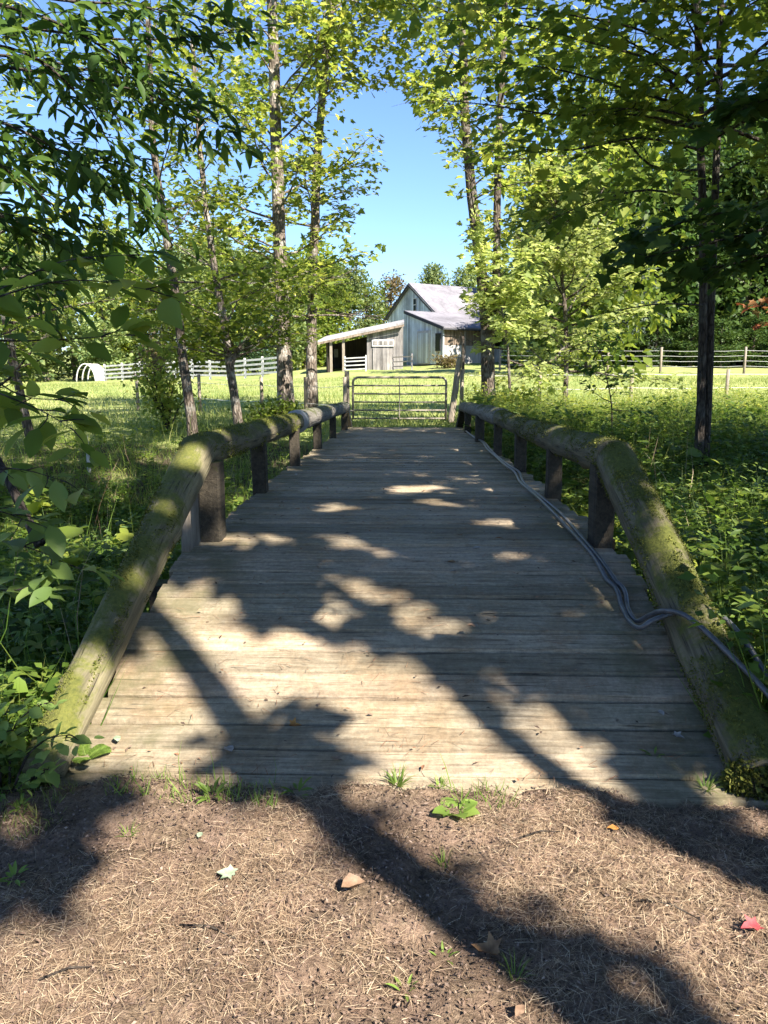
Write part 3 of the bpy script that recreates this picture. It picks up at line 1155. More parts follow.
tree('bank_tree', 'thin pale mottled tree with a broken stub, between thin dark tree and thickest trunk', 'tree',
     [([b0, at(232, 380, 14.6), at(222, 310, 14.7), at(210, 240, 14.8), at(200, 150, 15), at(192, 40, 15.2)], .09, .04),
      ([at(230, 372, 14.6), at(235, 355, 14.58), at(236, 349, 14.56)], .045, .035)], M['bark_pale'], 24,
     'trees standing along the creek bank', 'leaf_mid', T_MAPLE, .105, 22, (.34, 1.0), (1.9, 1.6), (.1, .8), 7, 10, k1, lr=.018, spread=.17)

# --- right of the bridge
b0 = gp(489, 400, 17.0)
mid = at(486, 318, 17)


def t4_extra(c):
    for sp_ in ([(464, 60, 17), (435, 45, 16.9), (400, 38, 16.8)], [(463, 90, 17), (440, 82, 17), (412, 84, 16.9)], [(461, 20, 17), (430, 5, 16.9), (385, 5, 16.8)]):
        c.limb_path(smooth_path([at(*p) for p in sp_], 4), .018, 9, 12, .7, .13, .2, -.04)
    # thin drooping twigs hanging into the sky gap
    for (x0, y0, x1, y1) in ((470, 120, 405, 190), (468, 150, 420, 225), (466, 100, 415, 120)):
        p, q = at(x0, y0, 17), at(x1, y1, 16.6)
        c.limb_path(smooth_path([p, p.lerp(q, .5) + Vector((0, 0, .25)), q], 4), .018, 6, 5, .6, .1, .3, -.12)


tree('bank_tree', 'tall tree forking into two upright stems behind the far end of the right rail', 'tree',
     [([b0, at(488, 370, 17), mid, at(477, 240, 17), at(468, 150, 17), at(462, 40, 17), at(455, -90, 17.1)], .165, .075),
      ([at(488, 345, 17), at(494, 300, 17.05), at(497, 230, 17.1), at(499, 130, 17.1), at(505, 20, 17.1), at(510, -90, 17.1)], .105, .055)], M['bark'], 31,
     'trees standing along the creek bank', 'leaf_bright', T_MAPLE, .12, 26, (.50, 1.0), (2.3, 2.2), (.0, .8), 9, 15,
     not_in([(368, 95), (402, 90), (425, 150), (440, 200), (462, 210), (462, 285), (400, 268)], BARNVIEW), lr=.021, spread=.13, extra=t4_extra, open_=not_in([(368, 95), (402, 90), (425, 150), (440, 200), (462, 210), (462, 285), (400, 268)]))

# sunlit young maple by the field edge
b0 = gp(566, 385, 19.5)
tree('young_maple', 'bright yellow-green young maple at the field edge, right of the forked tree', 'tree',
     [([b0, at(566, 330, 19.5), at(560, 260, 19.4), at(556, 195, 19.3)], .07, .02)], M['bark'], 33,
     None, 'leaf_sun', T_MAPLE, .13, 36, (.18, 1.0), (2.4, .9), (.0, .9), 9, 17, not_in(BARNSMALL), lr=.03)
b0 = gp(512, 385, 16.6)
tree('young_maple', 'low yellow-green maple sapling beside the trunk of the forked tree', 'tree',
     [([b0, at(508, 345, 16.6), at(500, 300, 16.5), at(497, 270, 16.5)], .035, .012)], M['bark'], 34,
     None, 'leaf_sun', T_MAPLE, .12, 18, (.25, 1.0), (1.15, .8), (.0, .7), 7, 14, not_in(BARNSMALL), lr=.016)
# sapling sprig right of the rail
b0 = gp(612, 440, 12.5)
tree('sapling', 'thin dark sapling with sparse leaves, left of the dark twin-stemmed tree', 'sapling',
     [([b0, at(612, 410, 12.5), at(606, 375, 12.5), at(600, 345, 12.5)], .014, .005)], M['bark_dark'], 35,
     None, 'leaf_dark', T_OVAL, .10, 12, (.3, 1.0), (.5, .35), (.2, .9), 3, 5, None, lr=.008, spread=.06)


# dark twin-stemmed maple
def t5_extra(c):
    specs = [  # limbs reaching left over the bridge and toward the viewer
        [(701, 150, 10.3), (640, 138, 9.6), (570, 150, 9.2), (500, 145, 9.0)],
        [(701, 110, 10.3), (630, 90, 9.6), (560, 70, 9.3), (480, 60, 9.2)],
        [(701, 60, 10.3), (640, 30, 9.8), (570, 15, 9.4), (500, 5, 9.2)],
        [(701, 200, 10.3), (650, 190, 9.4), (600, 200, 9.0), (560, 215, 8.8)],
        [(716, 240, 10.3), (740, 225, 9.6), (780, 215, 9.0)],
        [(716, 180, 10.3), (745, 160, 9.6), (790, 150, 9.0)],
        [(716, 120, 10.3), (750, 90, 9.6), (790, 70, 9.0)],
        [(716, 30, 10.3), (750, 5, 9.8), (790, -20, 9.5)],
        [(701, 20, 10.3), (660, -20, 9.6), (600, -40, 9.3)],
        [(701, 170, 10.3), (650, 165, 10), (610, 120, 9.8), (560, 100, 9.6)],
        [(701, 90, 10.3), (650, 60, 10), (600, 45, 9.8), (520, 25, 9.6), (450, 20, 9.4)],
        [(701, 130, 10.3), (640, 115, 9.8), (560, 115, 9.6), (490, 105, 9.4), (440, 100, 9.3)],
    ]
    for sp in specs:
        c.limb_path(smooth_path([at(*p) for p in sp], 4), .02, 12, 13, .9, .15, .2, -.04)
    # the low branch across the far treeline
    c.limb_path(smooth_path([at(703, 305, 10.4), at(660, 304, 10.3), at(620, 310, 10.2), at(585, 318, 10)], 4), .014, 4, 2, .3, .08, .4)


b0 = gp(700, 458, 10.5)
tree('twin_stem_maple', 'dark twin-stemmed maple standing in the undergrowth right of the bridge', 'tree',
     [([b0, at(701, 400, 10.5), at(703, 300, 10.5), at(701, 150, 10.5), at(699, 0, 10.5), at(697, -160, 10.5)], .062, .04),
      ([b0 + Vector((.085, .03, 0)), at(708, 400, 10.53), at(711, 300, 10.55), at(717, 150, 10.55), at(722, 0, 10.5), at(730, -160, 10.5)], .060, .035)], M['bark_dark'], 41,
     None, 'leaf_mid', T_MAPLE, .125, 16, (.60, 1.0), (2.4, 1.8), (.0, .6), 8, 15, not_in(SKYGAP, [(330, 90), (470, 90), (470, 400), (330, 400)]), lr=.03, extra=t5_extra)


# dark branch coming in from the right, near the viewer
def tr_extra(c):
    for sp in ([(860, 200, 5.4), (780, 225, 5.6), (700, 245, 5.8), (625, 262, 6.0)],
               [(860, 160, 5.2), (780, 200, 5.6), (710, 215, 5.8), (640, 235, 6.0)],
               [(860, 230, 5.2), (790, 250, 5.5), (740, 262, 5.7), (690, 272, 5.8)],
               [(860, 60, 5.2), (790, 90, 5.5), (740, 110, 5.7)]):
        c.limb_path(smooth_path([at(*p) for p in sp], 4), .016, 10, 10, .42, .07, .2, -.04)


bx = Vector((5.6, 6.2, Hs(5.6, 6.2)))
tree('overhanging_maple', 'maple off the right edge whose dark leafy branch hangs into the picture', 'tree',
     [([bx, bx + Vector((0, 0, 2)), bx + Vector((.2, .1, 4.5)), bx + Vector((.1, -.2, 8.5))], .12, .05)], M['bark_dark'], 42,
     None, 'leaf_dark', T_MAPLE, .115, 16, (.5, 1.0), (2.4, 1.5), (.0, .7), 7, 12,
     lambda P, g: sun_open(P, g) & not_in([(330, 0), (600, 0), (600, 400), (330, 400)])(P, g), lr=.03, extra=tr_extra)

# --- left side
bx = Vector((-7.2, 9.5, Hs(-7.2, 9.5)))
tree('leafy_tree', 'dense leafy tree filling the left edge beyond the undergrowth', 'tree',
     [([bx, bx + Vector((.1, 0, 2.2)), bx + Vector((-.1, .1, 5)), bx + Vector((.2, 0, 9.5))], .14, .05)], M['bark_dark'], 51,
     None, 'leaf_mid', T_OVAL, .12, 40, (.12, 1.0), (2.8, 2.2), (.0, .7), 9, 19, not_in([(215, 130), (480, 130), (480, 430), (215, 430)]), lr=.035)
bx = Vector((-6.6, 13.0, Hs(-6.6, 13)))
tree('leafy_tree', 'slim bright-leaved tree behind the dense tree at the left edge', 'tree',
     [([bx, bx + Vector((-.3, 0, 2.2)), bx + Vector((-.6, .1, 5)), bx + Vector((-.9, 0, 9))], .08, .04)], M['bark'], 52,
     None, 'leaf_bright', T_DIAMOND, .11, 24, (.25, 1.0), (2.0, 1.7), (.1, .8), 8, 16, not_in([(195, 130), (480, 130), (480, 430), (195, 430)]), lr=.03)


def tl_extra(c):
    # slender drooping sprays across the top left
    for sp in ([(-60, -10, 4.2), (50, 20, 4.3), (120, 60, 4.5), (170, 110, 4.7)],
               [(-60, 40, 4.0), (30, 55, 4.2), (90, 110, 4.4), (120, 170, 4.5)],
               [(-60, 120, 4.6), (10, 140, 4.7), (60, 150, 4.8), (130, 165, 5.0)],
               [(-60, 230, 4.6), (0, 250, 4.6), (40, 290, 4.7)],
               [(-60, 20, 4.6), (40, 30, 4.6), (140, 40, 4.7), (255, 30, 4.8)],
               [(-60, 60, 4.5), (60, 75, 4.6), (150, 95, 4.8), (225, 128, 5.0)],
               [(-60, 100, 4.3), (20, 130, 4.4), (90, 170, 4.6), (150, 215, 4.8)],
               [(-60, -20, 4.4), (60, 0, 4.5), (130, 5, 4.6), (200, 18, 4.7)],
               [(-60, 150, 4.0), (0, 165, 4.2), (60, 210, 4.4), (110, 235, 4.6)],
               [(-60, 190, 3.9), (0, 215, 4.0), (50, 240, 4.2)],
               [(-60, 50, 4.9), (40, 60, 5.0), (110, 75, 5.1), (180, 85, 5.2)]):
        c.limb_path(smooth_path([at(*p) for p in sp], 4), .012, 15, 10, .36, .07, .1, -.10)


bx = Vector((-4.1, 1.2, Hs(-4.1, 1.2)))
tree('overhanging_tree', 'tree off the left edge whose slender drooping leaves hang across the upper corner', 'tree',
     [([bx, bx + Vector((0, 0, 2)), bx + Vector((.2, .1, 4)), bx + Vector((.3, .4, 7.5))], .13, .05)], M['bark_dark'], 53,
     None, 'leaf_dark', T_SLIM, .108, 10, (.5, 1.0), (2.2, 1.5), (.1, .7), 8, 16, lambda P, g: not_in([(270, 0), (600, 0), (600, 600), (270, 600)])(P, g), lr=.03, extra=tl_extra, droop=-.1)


def broad_sapling(name, label, basep, specs, leaf, size, seed, tpl=T_WIDE, nl=4, flat=.5, nt=6, tl=.16):
    root = empty(name, tuple(basep), label, 'sapling')
    c = Crown(seed)
    tr = MB()
    top = at(*specs[0][0])
    sp = stem_path([basep, basep.lerp(top, .5) + Vector((-.05, 0, .1)), top], seed)
    tr.tube(sp, [.014 - .007 * i / (len(sp) - 1) for i in range(len(sp))], 6)
    for s_ in specs:
        c.limb_path(smooth_path([at(*p) for p in s_], 4), .006, nt, nl, tl, .025, .2, -.06)
    tr.build('stem', M['bark_dark'], root)
    c.bark.build('branches', M['bark_dark'], root)
    c.leaves('crown', tpl, size, M[leaf], root, flat=flat, sj=.22)
    return root


broad_sapling('sapling', 'broad-leaved sapling reaching in from the left in front of the field', Vector((-2.4, 2.6, Hs(-2.4, 2.6))),
              [[(-70, 330, 3.0), (-20, 300, 3.0), (60, 262, 2.95), (130, 255, 2.9)], [(-70, 330, 3.0), (-10, 300, 2.9), (70, 280, 2.85), (150, 290, 2.8)],
               [(-70, 330, 3.0), (-20, 340, 2.9), (50, 340, 2.85), (125, 335, 2.8)], [(-70, 360, 3.0), (-20, 385, 2.9), (40, 410, 2.85), (70, 428, 2.8)],
               [(-70, 340, 3.1), (-20, 370, 3.0), (20, 395, 3.0), (60, 400, 3.0)]],
              'leaf_mid', .125, 61, tpl=T_OVAL, nt=5, nl=4)
broad_sapling('sapling', 'low sapling with large pale green leaves at the left edge beside the rail log', Vector((-2.2, 2.9, Hs(-2.2, 2.9))),
              [[(-50, 490, 2.9), (-10, 470, 2.9), (25, 470, 2.85), (60, 480, 2.8)], [(-50, 540, 2.9), (-10, 540, 2.9), (30, 548, 2.85), (70, 565, 2.8)],
               [(-50, 520, 2.8), (-10, 510, 2.8), (25, 520, 2.75)], [(-50, 590, 2.8), (0, 590, 2.8), (35, 590, 2.75)]],
              'leaf_pale', .115, 62, tpl=T_OVAL, nt=4, nl=3)
broad_sapling('leafy_plant', 'low plant with pale rounded leaves at the foot of the left rail log', Vector((-1.62, 2.42, -.12)),
              [[(10, 800, 2.45), (10, 760, 2.45), (15, 725, 2.42), (40, 705, 2.40)], [(10, 800, 2.45), (25, 760, 2.4), (45, 740, 2.36), (68, 735, 2.34)],
               [(0, 800, 2.45), (0, 770, 2.45), (-5, 740, 2.42), (5, 715, 2.4)], [(10, 800, 2.45), (22, 785, 2.35), (40, 775, 2.32)]],
              'leaf_pale', .046, 63, nl=4, tl=.07)


# --- trees behind and beside the viewer whose crowns shade the bridge
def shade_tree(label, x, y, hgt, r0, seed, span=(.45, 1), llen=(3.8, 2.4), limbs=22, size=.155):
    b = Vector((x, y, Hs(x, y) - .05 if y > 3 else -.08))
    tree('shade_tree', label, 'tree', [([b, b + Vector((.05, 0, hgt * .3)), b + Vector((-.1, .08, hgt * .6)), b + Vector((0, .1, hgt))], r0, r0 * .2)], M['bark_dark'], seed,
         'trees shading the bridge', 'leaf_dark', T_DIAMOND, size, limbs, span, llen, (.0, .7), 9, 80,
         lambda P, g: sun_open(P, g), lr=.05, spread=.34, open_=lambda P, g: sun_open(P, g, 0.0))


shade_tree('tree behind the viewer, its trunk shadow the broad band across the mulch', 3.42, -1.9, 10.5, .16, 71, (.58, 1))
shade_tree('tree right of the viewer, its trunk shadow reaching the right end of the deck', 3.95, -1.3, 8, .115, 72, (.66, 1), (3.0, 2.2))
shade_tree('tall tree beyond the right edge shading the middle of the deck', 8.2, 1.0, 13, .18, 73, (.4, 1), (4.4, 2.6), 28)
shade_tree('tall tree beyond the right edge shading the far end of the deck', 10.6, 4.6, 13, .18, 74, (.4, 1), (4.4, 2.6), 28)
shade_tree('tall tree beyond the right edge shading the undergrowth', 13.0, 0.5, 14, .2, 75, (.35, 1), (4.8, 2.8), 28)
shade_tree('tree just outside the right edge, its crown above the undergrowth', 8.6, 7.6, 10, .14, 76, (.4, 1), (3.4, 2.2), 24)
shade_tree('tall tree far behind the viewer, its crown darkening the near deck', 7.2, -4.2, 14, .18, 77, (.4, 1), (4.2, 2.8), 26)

shade_tree('unseen tree added left of the tall one far behind the viewer to shade the left verge', 4.6, -7.0, 12, .16, 78, (.4, 1), (3.6, 2.6), 24)  # unseen tree, added to darken the left edge of the mulch

shade_tree('unseen broad-crowned tree added right of the bridge railing to shade the left bank', 4.8, 3.3, 12, .15, 79, (.6, 1), (5.2, 3.6), 28)  # unseen crown over the bridge, added to darken the left gully

# ------------------------------------------------------------------ far woods
def woods_tree(seed, hgt, wid, leaf, n=5200, size=.34, conifer=False, bark=M['bark']):
    """one tree of the woods at the origin: (trunk mesh object data, crown data)"""
    g = np.random.default_rng(seed)
    tr = MB()
    sp = stem_path([(0, 0, -.3), (.1, 0, hgt * .3), (-.1, .1, hgt * .6), (0, 0, hgt * .93)], seed, .15)
    tr.tube(sp, flare(len(sp), .2 + hgt * .006, .04), 7, .1, seed)
    c = Crown(seed)
    Ps, Ds = [], []
    nb = 40
    per = n // nb
    for k in range(nb):
        if conifer:
            t = (k + g.random()) / nb
            zc = hgt * (.10 + .88 * t)
            rad = wid * (1 - t) * .9 + .15
            a = k * 2.4 + g.normal(0, .3)
            d = rad * g.uniform(.45, .8)
            cen = np.array([math.cos(a) * d, math.sin(a) * d, zc])
            sg = np.array([rad * .42, rad * .42, .28 + .05 * rad])
        else:
            t = g.random()
            zc = hgt * (.06 + .88 * t)
            env = wid * (math.sin(math.pi * min(1, .12 + .86 * (t * .92 + .04))) ** .7)
            a = k * 2.4 + g.normal(0, .4)
            d = env * math.sqrt(g.random()) * .85
            cen = np.array([math.cos(a) * d, math.sin(a) * d, zc])
            sg = np.array([wid * .24, wid * .24, wid * .15]) * g.uniform(.7, 1.25)
        q = g.normal(0, 1, (per, 3))
        q /= (np.linalg.norm(q, axis=1, keepdims=True) + 1e-6)
        q *= (g.random((per, 1)) ** .4) * 1.5
        P = cen + q * sg
        Ps.append(P)
        Ds.append(q + np.array([0, 0, -.2]) + g.normal(0, .5, (per, 3)))
        i0 = Vector((0, 0, cen[2] * .8))
        c.bark.tube([i0, i0.lerp(Vector(cen), .6) + Vector((0, 0, -.1)), Vector(cen)], [.05, .03, .015], 4, cap=False)
    P, D = np.concatenate(Ps), np.concatenate(Ds)
    m = len(P)
    N = np.stack([g.normal(0, .7, m), g.normal(0, .7, m), np.ones(m)], 1)
    S = size * np.exp(g.normal(0, .3, m))
    return tr, c.bark, leaf_arrays(P, D, N, S, T_DIAMOND), leaf, bark


PROTO = {}


def woods(kind, pos, label, group, sx=1.0, sz=1.0, rot=0.0, seed=1, hgt=12, wid=3.6, leaf='leaf_far', conifer=False, n=5200, size=.34):
    name = 'woods_tree' if not conifer else 'conifer'
    r_ = empty(name, pos, label, 'tree', group)
    r_.scale = (sx, sx, sz)
    r_.rotation_euler = (0, 0, rot)
    if kind not in PROTO:
        tr, bk, lv, lf, brk = woods_tree(seed, hgt, wid, leaf, n, size, conifer)
        a = tr.build('trunk', brk, r_, origin=(0, 0, 0))
        b = bk.build('branches', brk, r_, origin=(0, 0, 0))
        c = leaf_mesh('crown', [lv], M[lf], r_)
        PROTO[kind] = (a, b, c)
    else:
        for o in PROTO[kind]:
            d = o.copy()
            col.objects.link(d)
            d.parent = r_
    return r_


kinds = {
    'a': dict(seed=101, hgt=12, wid=3.8, leaf='leaf_far'),
    'b': dict(seed=102, hgt=12, wid=3.2, leaf='leaf_far'),
    'c': dict(seed=103, hgt=12, wid=4.2, leaf='leaf_mid'),
    'd': dict(seed=104, hgt=14, wid=3.2, leaf='leaf_pine', conifer=True),
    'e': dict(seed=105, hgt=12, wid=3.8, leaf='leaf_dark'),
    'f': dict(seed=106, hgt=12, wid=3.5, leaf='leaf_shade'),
    'g': dict(seed=107, hgt=9, wid=2.4, leaf='leaf_rust', n=2600, size=.26),
    'h': dict(seed=108, hgt=14, wid=3.0, leaf='leaf_gray', conifer=True),
}
rr = random.Random(77)


def put(kind, px, Y, ytop, label, group, wscale=1.0):
    p = at(px, 360, Y)
    z = Hs(p.x, Y)
    top = at(px, ytop, Y).z
    hh = kinds[kind]['hgt']
    sz = (top - z) / hh
    return woods(kind, (p.x, Y, z), label, group, sz * wscale * rr.uniform(.9, 1.1), sz, rr.uniform(0, 6.28), **kinds[kind])


LG = 'trees of the wood behind the white fence'
RG = 'trees of the dark wood behind the right field'
for px, Y, yt, k in ((-60, 78, 225, 'a'), (-20, 70, 250, 'b'), (15, 82, 225, 'a'), (45, 74, 262, 'b'), (75, 80, 240, 'a'), (105, 72, 275, 'b'), (135, 80, 245, 'c'),
                     (165, 76, 268, 'b'), (195, 84, 240, 'a'), (225, 76, 262, 'c'), (255, 84, 245, 'a'), (282, 78, 250, 'b'), (305, 86, 250, 'c'), (328, 90, 262, 'c'), (350, 96, 262, 'a'), (366, 100, 276, 'c'),
                     (30, 95, 215, 'a'), (120, 98, 225, 'c'), (210, 100, 228, 'a'), (320, 104, 240, 'c')):
    put(k, px, Y, yt, 'broadleaf tree in the sunlit wood behind the white fence', LG, 1.15)
put('d', 262, 68, 300, 'dark evergreen in front of the wood, behind the white fence', LG, .9)
put('d', 245, 70, 312, 'low dark evergreen beside the white fence', LG, 1.2)
put('g', 392, 105, 272, 'thin brownish tree left of the barn gable', None, 1.0)
put('a', 432, 120, 262, 'tree top rising just behind the barn roof peak', None, .7)
put('a', 466, 118, 264, 'tree top behind the right end of the barn roof', None, .8)
put('b', 500, 100, 262, 'pale tree behind the barn, seen past the forked trunk', None, .9)
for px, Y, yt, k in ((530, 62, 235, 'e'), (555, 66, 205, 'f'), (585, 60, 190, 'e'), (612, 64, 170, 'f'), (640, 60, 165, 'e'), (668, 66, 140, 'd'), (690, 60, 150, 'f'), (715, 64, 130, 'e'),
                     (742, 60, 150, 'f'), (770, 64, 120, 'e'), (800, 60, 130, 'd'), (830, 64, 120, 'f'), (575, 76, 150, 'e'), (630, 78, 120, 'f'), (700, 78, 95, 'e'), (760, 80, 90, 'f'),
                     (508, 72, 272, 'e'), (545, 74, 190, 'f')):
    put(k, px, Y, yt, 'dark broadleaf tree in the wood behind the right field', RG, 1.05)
put('h', 633, 56, 205, 'grey-green conifer at the front of the dark wood', None, .9)
put('c', 590, 42, 40, 'tall lighter green tree rising above the young maple', None, .75)
put('b', 545, 46, 150, 'tall lighter green tree rising behind the forked tree', None, .65)
for px, yt in ((520, 318), (545, 322), (575, 320), (600, 315), (630, 318), (655, 316), (690, 312), (720, 318), (752, 314), (785, 316)):
    put('f', px, 55 + rr.uniform(-1, 1), yt, 'low dark shrub along the wire fence at the edge of the wood', 'shrubs along the far wire fence', 1.7)

# ------------------------------------------------------------------ barn and shed
BO = at(411, 360, 75)
BO = Vector((BO.x, 75, Hs(BO.x, 75)))
UV_U = Vector((.84, .543, 0)).normalized()
UV_V = Vector((.543, -.84, 0)).normalized()


def B(u, v, z):
    """barn coordinates: u along the ridge, v toward the viewer's right, z absolute"""
    return Vector((BO.x, BO.y, 0)) + UV_U * u + UV_V * v + UP * z


def quad_wall(mb, p, q, zb, zt0, zt1=None, th=.15, n=None):
    """wall from p to q (xy), vertical, top may slope"""
    zt1 = zt0 if zt1 is None else zt1
    nn = n if n is not None else UP.cross((Vector((q.x, q.y, 0)) - Vector((p.x, p.y, 0))).normalized())
    pts = [Vector((p.x, p.y, zb)), Vector((q.x, q.y, zb)), Vector((q.x, q.y, zt1)), Vector((p.x, p.y, zt0))]
    mb.poly_prism(pts, nn * th)


barn = empty('barn', tuple(BO), 'pale barn, blue shade put into its wall colour, with metal roof and a white lean-to on its right side', 'barn')
zb = BO.z - .8
zpk = at(411, 285, 75).z
zev = at(434, 316, 75).z
hw = 4.35
m = MB()
gpts = [B(0, -hw, zb), B(0, hw, zb), B(0, hw, zev), B(0, 0, zpk), B(0, -hw, zev)]
m.poly_prism(gpts, UV_U * .2)
gp2 = [p + UV_U * 12.8 for p in gpts]
m.poly_prism(gp2, UV_U * .2)
quad_wall(m, B(.21, hw, 0), B(12.79, hw, 0), zb, zev - .05, th=.2)
quad_wall(m, B(.21, -hw + .2, 0), B(12.79, -hw + .2, 0), zb, zev - .05, th=.2)
m.build('wall', M['barn_blue_shade'], barn, False)
m = MB()
for sg in (1, -1):
    e = B(-.35, sg * (hw + .3), zev - .28 * (zpk - zev) / hw + .06)
    pk = B(-.35, 0, zpk + .08)
    pts = [e, pk, pk + UP * .12, e + UP * .12]
    m.poly_prism(pts, UV_U * 13.7)
m.build('roof', M['roof_metal'], barn, False)
m = MB()
for sg in (1, -1):
    e = B(-.40, sg * (hw + .3), zev - .28 * (zpk - zev) / hw - .14)
    pk = B(-.40, 0, zpk - .12)
    m.poly_prism([e, pk, pk + UP * .19, e + UP * .19], UV_U * -.06)
m.build('bargeboard', M['trim_dark'], barn, False)
m = MB()
wc = zev + 1.0
wpts = [B(-.02, .45, wc - .65), B(-.02, 1.05, wc - .65), B(-.02, 1.05, wc + .65), B(-.02, .45, wc + .65)]
m.poly_prism(wpts, UV_U * -.08)
wf = m.build('window', M['white_paint'], barn, False)
m = MB()
for a, b in ((-.55, -.05), (.05, .55)):
    m.poly_prism([B(-.11, .55, wc + a), B(-.11, .95, wc + a), B(-.11, .95, wc + b), B(-.11, .55, wc + b)], UV_U * -.02)
m.build('pane', M['glass'], wf, False, origin=tuple(BO))

# lean-to
lu0, lu1, v1, v2 = -3.5, 9.5, hw + .25, 10.2
pH, pL = B(lu0, v1, 0), B(lu0, v2, 0)
zh = at(404, 313, pH.y).z
zl = at(437, 328, pL.y).z
zlb = at(437, 358, pL.y).z - .5
m = MB()
m.poly_prism([B(lu0, v1, zlb), B(lu0, v2, zlb), B(lu0, v2, zl), B(lu0, v1, zh)], UV_U * .15)
m.build('lean_to_wall', M['barn_blue_shade'], barn, False)
m = MB()
zmid = zlb + (zl - zlb) * .53
m.poly_prism([B(lu0 + .16, v2, zlb), B(lu1, v2, zlb), B(lu1, v2, zmid), B(lu0 + .16, v2, zmid)], UV_V * -.15)
m.build('lean_to_base', M['barn_white'], barn, False)
m = MB()
uu = lu0 + .16
rb = random.Random(3)
while uu < lu1:
    wd = rb.uniform(.28, .5)
    if 2.2 < uu < 3.0 or 5.4 < uu < 6.2:
        if m.v:
            m.build('board_front', M['barn_brown'], barn, False)
            m = MB()
    else:
        m.poly_prism([B(uu, v2 - .05, zmid + .03), B(min(lu1, uu + wd - .05), v2 - .05, zmid + .03), B(min(lu1, uu + wd - .05), v2 - .05, zl - rb.uniform(.05, .25)), B(uu, v2 - .05, zl - .1)], UV_V * -.08)
    uu += wd
m.build('board_front', M['barn_brown'], barn, False)
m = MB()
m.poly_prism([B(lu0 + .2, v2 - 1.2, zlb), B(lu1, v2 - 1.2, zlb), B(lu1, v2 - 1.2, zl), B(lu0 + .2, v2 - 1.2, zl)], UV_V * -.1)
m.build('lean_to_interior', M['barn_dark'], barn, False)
m = MB()
sl_ = (zh - zl) / (v2 - v1)
for (a, b) in ((lu0 - .25, lu1 + .3),):
    p0 = B(a, v1 - .05, zh + .1)
    p1 = B(a, v2 + .5, zl - .5 * sl_ + .1)
    m.poly_prism([p0, p1, p1 + UP * .12, p0 + UP * .12], UV_U * (b - a))
m.build('lean_to_roof', M['roof_metal'], barn, False)
m = MB()
m.poly_prism([B(lu0 - .28, v1 - .05, zh - .06), B(lu0 - .28, v2 + .5, zl - .5 * sl_ - .06), B(lu0 - .28, v2 + .5, zl - .5 * sl_ + .2), B(lu0 - .28, v1 - .05, zh + .2)], UV_U * -.06)
m.poly_prism([B(lu0 - .28, v2 + .52, zl - .5 * sl_ - .02), B(lu1 + .3, v2 + .52, zl - .5 * sl_ - .02), B(lu1 + .3, v2 + .52, zl - .5 * sl_ + .1), B(lu0 - .28, v2 + .52, zl - .5 * sl_ + .1)], UV_V * .05)
m.build('bargeboard', M['trim_dark'], barn, False)
m = MB()
m.poly_prism([B(lu0 - .01, 6.4, zlb), B(lu0 - .01, 8.4, zlb), B(lu0 - .01, 8.4, zlb + 2.9), B(lu0 - .01, 6.4, zlb + 2.9)], UV_U * -.09)
d_ = m.build('door', M['white_paint'], barn, False)
m = MB()
m.poly_prism([B(lu0 - .11, 6.6, zlb + .1), B(lu0 - .11, 8.2, zlb + .1), B(lu0 - .11, 8.2, zlb + 2.7), B(lu0 - .11, 6.6, zlb + 2.7)], UV_U * -.03)
m.build('door_panel', M['barn_blue_shade'], d_, False, origin=tuple(BO))
m = MB()
m.poly_prism([B(lu0 - .01, 9.2, zlb + 1.1), B(lu0 - .01, 10.0, zlb + 1.1), B(lu0 - .01, 10.0, zl - .4), B(lu0 - .01, 9.2, zl - .4)], UV_U * -.08)
wf = m.build('window', M['trim_dark'], barn, False)
m = MB()
m.poly_prism([B(lu0 - .10, 9.3, zlb + 1.2), B(lu0 - .10, 9.9, zlb + 1.2), B(lu0 - .10, 9.9, zl - .5), B(lu0 - .10, 9.3, zl - .5)], UV_U * -.02)
m.build('pane', M['glass'], wf, False, origin=tuple(BO))
for uu in (-1.2, 1.6, 4.6, 7.6):
    m = MB()
    m.bar(B(uu, v2 + .06, zlb), B(uu, v2 + .06, zl - .15), .16, .16)
    m.build('lean_to_post', M['barn_gray'], barn, False)

# shed left of the barn
SY = 60.0
s_fr = [at(366, 345, SY), at(402, 345, SY)]
shed = empty('shed', tuple(Vector((s_fr[0].x, SY, Hs(s_fr[0].x, SY)))), 'grey board shed with an open dark bay and white sloping metal roof', 'shed')


def S(px, Y, z=0.0):
    p = at(px, 350, Y)
    return Vector((p.x, Y, z))


zsb = Hs(s_fr[0].x, SY) - .6
zr = at(403, 324, SY + 1).z
zlft = at(319, 341, SY).z
A_, B_, C_ = S(326, SY + .3), S(367, SY), S(403, SY)


def roof_at(x):
    return zlft + (zr - zlft) * (x - S(319, SY).x) / (S(403, SY).x - S(319, SY).x)


m = MB()
quad_wall(m, B_, C_, zsb, roof_at(B_.x) - .15, roof_at(C_.x) - .15, .15, Vector((0, 1, 0)))
m.build('front_wall', M['barn_gray'], shed, False)
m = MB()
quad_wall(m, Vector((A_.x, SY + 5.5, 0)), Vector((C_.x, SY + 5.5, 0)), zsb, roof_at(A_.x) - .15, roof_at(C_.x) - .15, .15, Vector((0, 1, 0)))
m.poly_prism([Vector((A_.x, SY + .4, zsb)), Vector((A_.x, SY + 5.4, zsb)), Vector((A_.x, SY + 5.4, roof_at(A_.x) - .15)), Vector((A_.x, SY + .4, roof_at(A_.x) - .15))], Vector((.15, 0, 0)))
m.poly_prism([Vector((C_.x - .2, SY + .2, zsb)), Vector((C_.x - .2, SY + 5.4, zsb)), Vector((C_.x - .2, SY + 5.4, roof_at(C_.x) - .2)), Vector((C_.x - .2, SY + .2, roof_at(C_.x) - .2))], Vector((.15, 0, 0)))
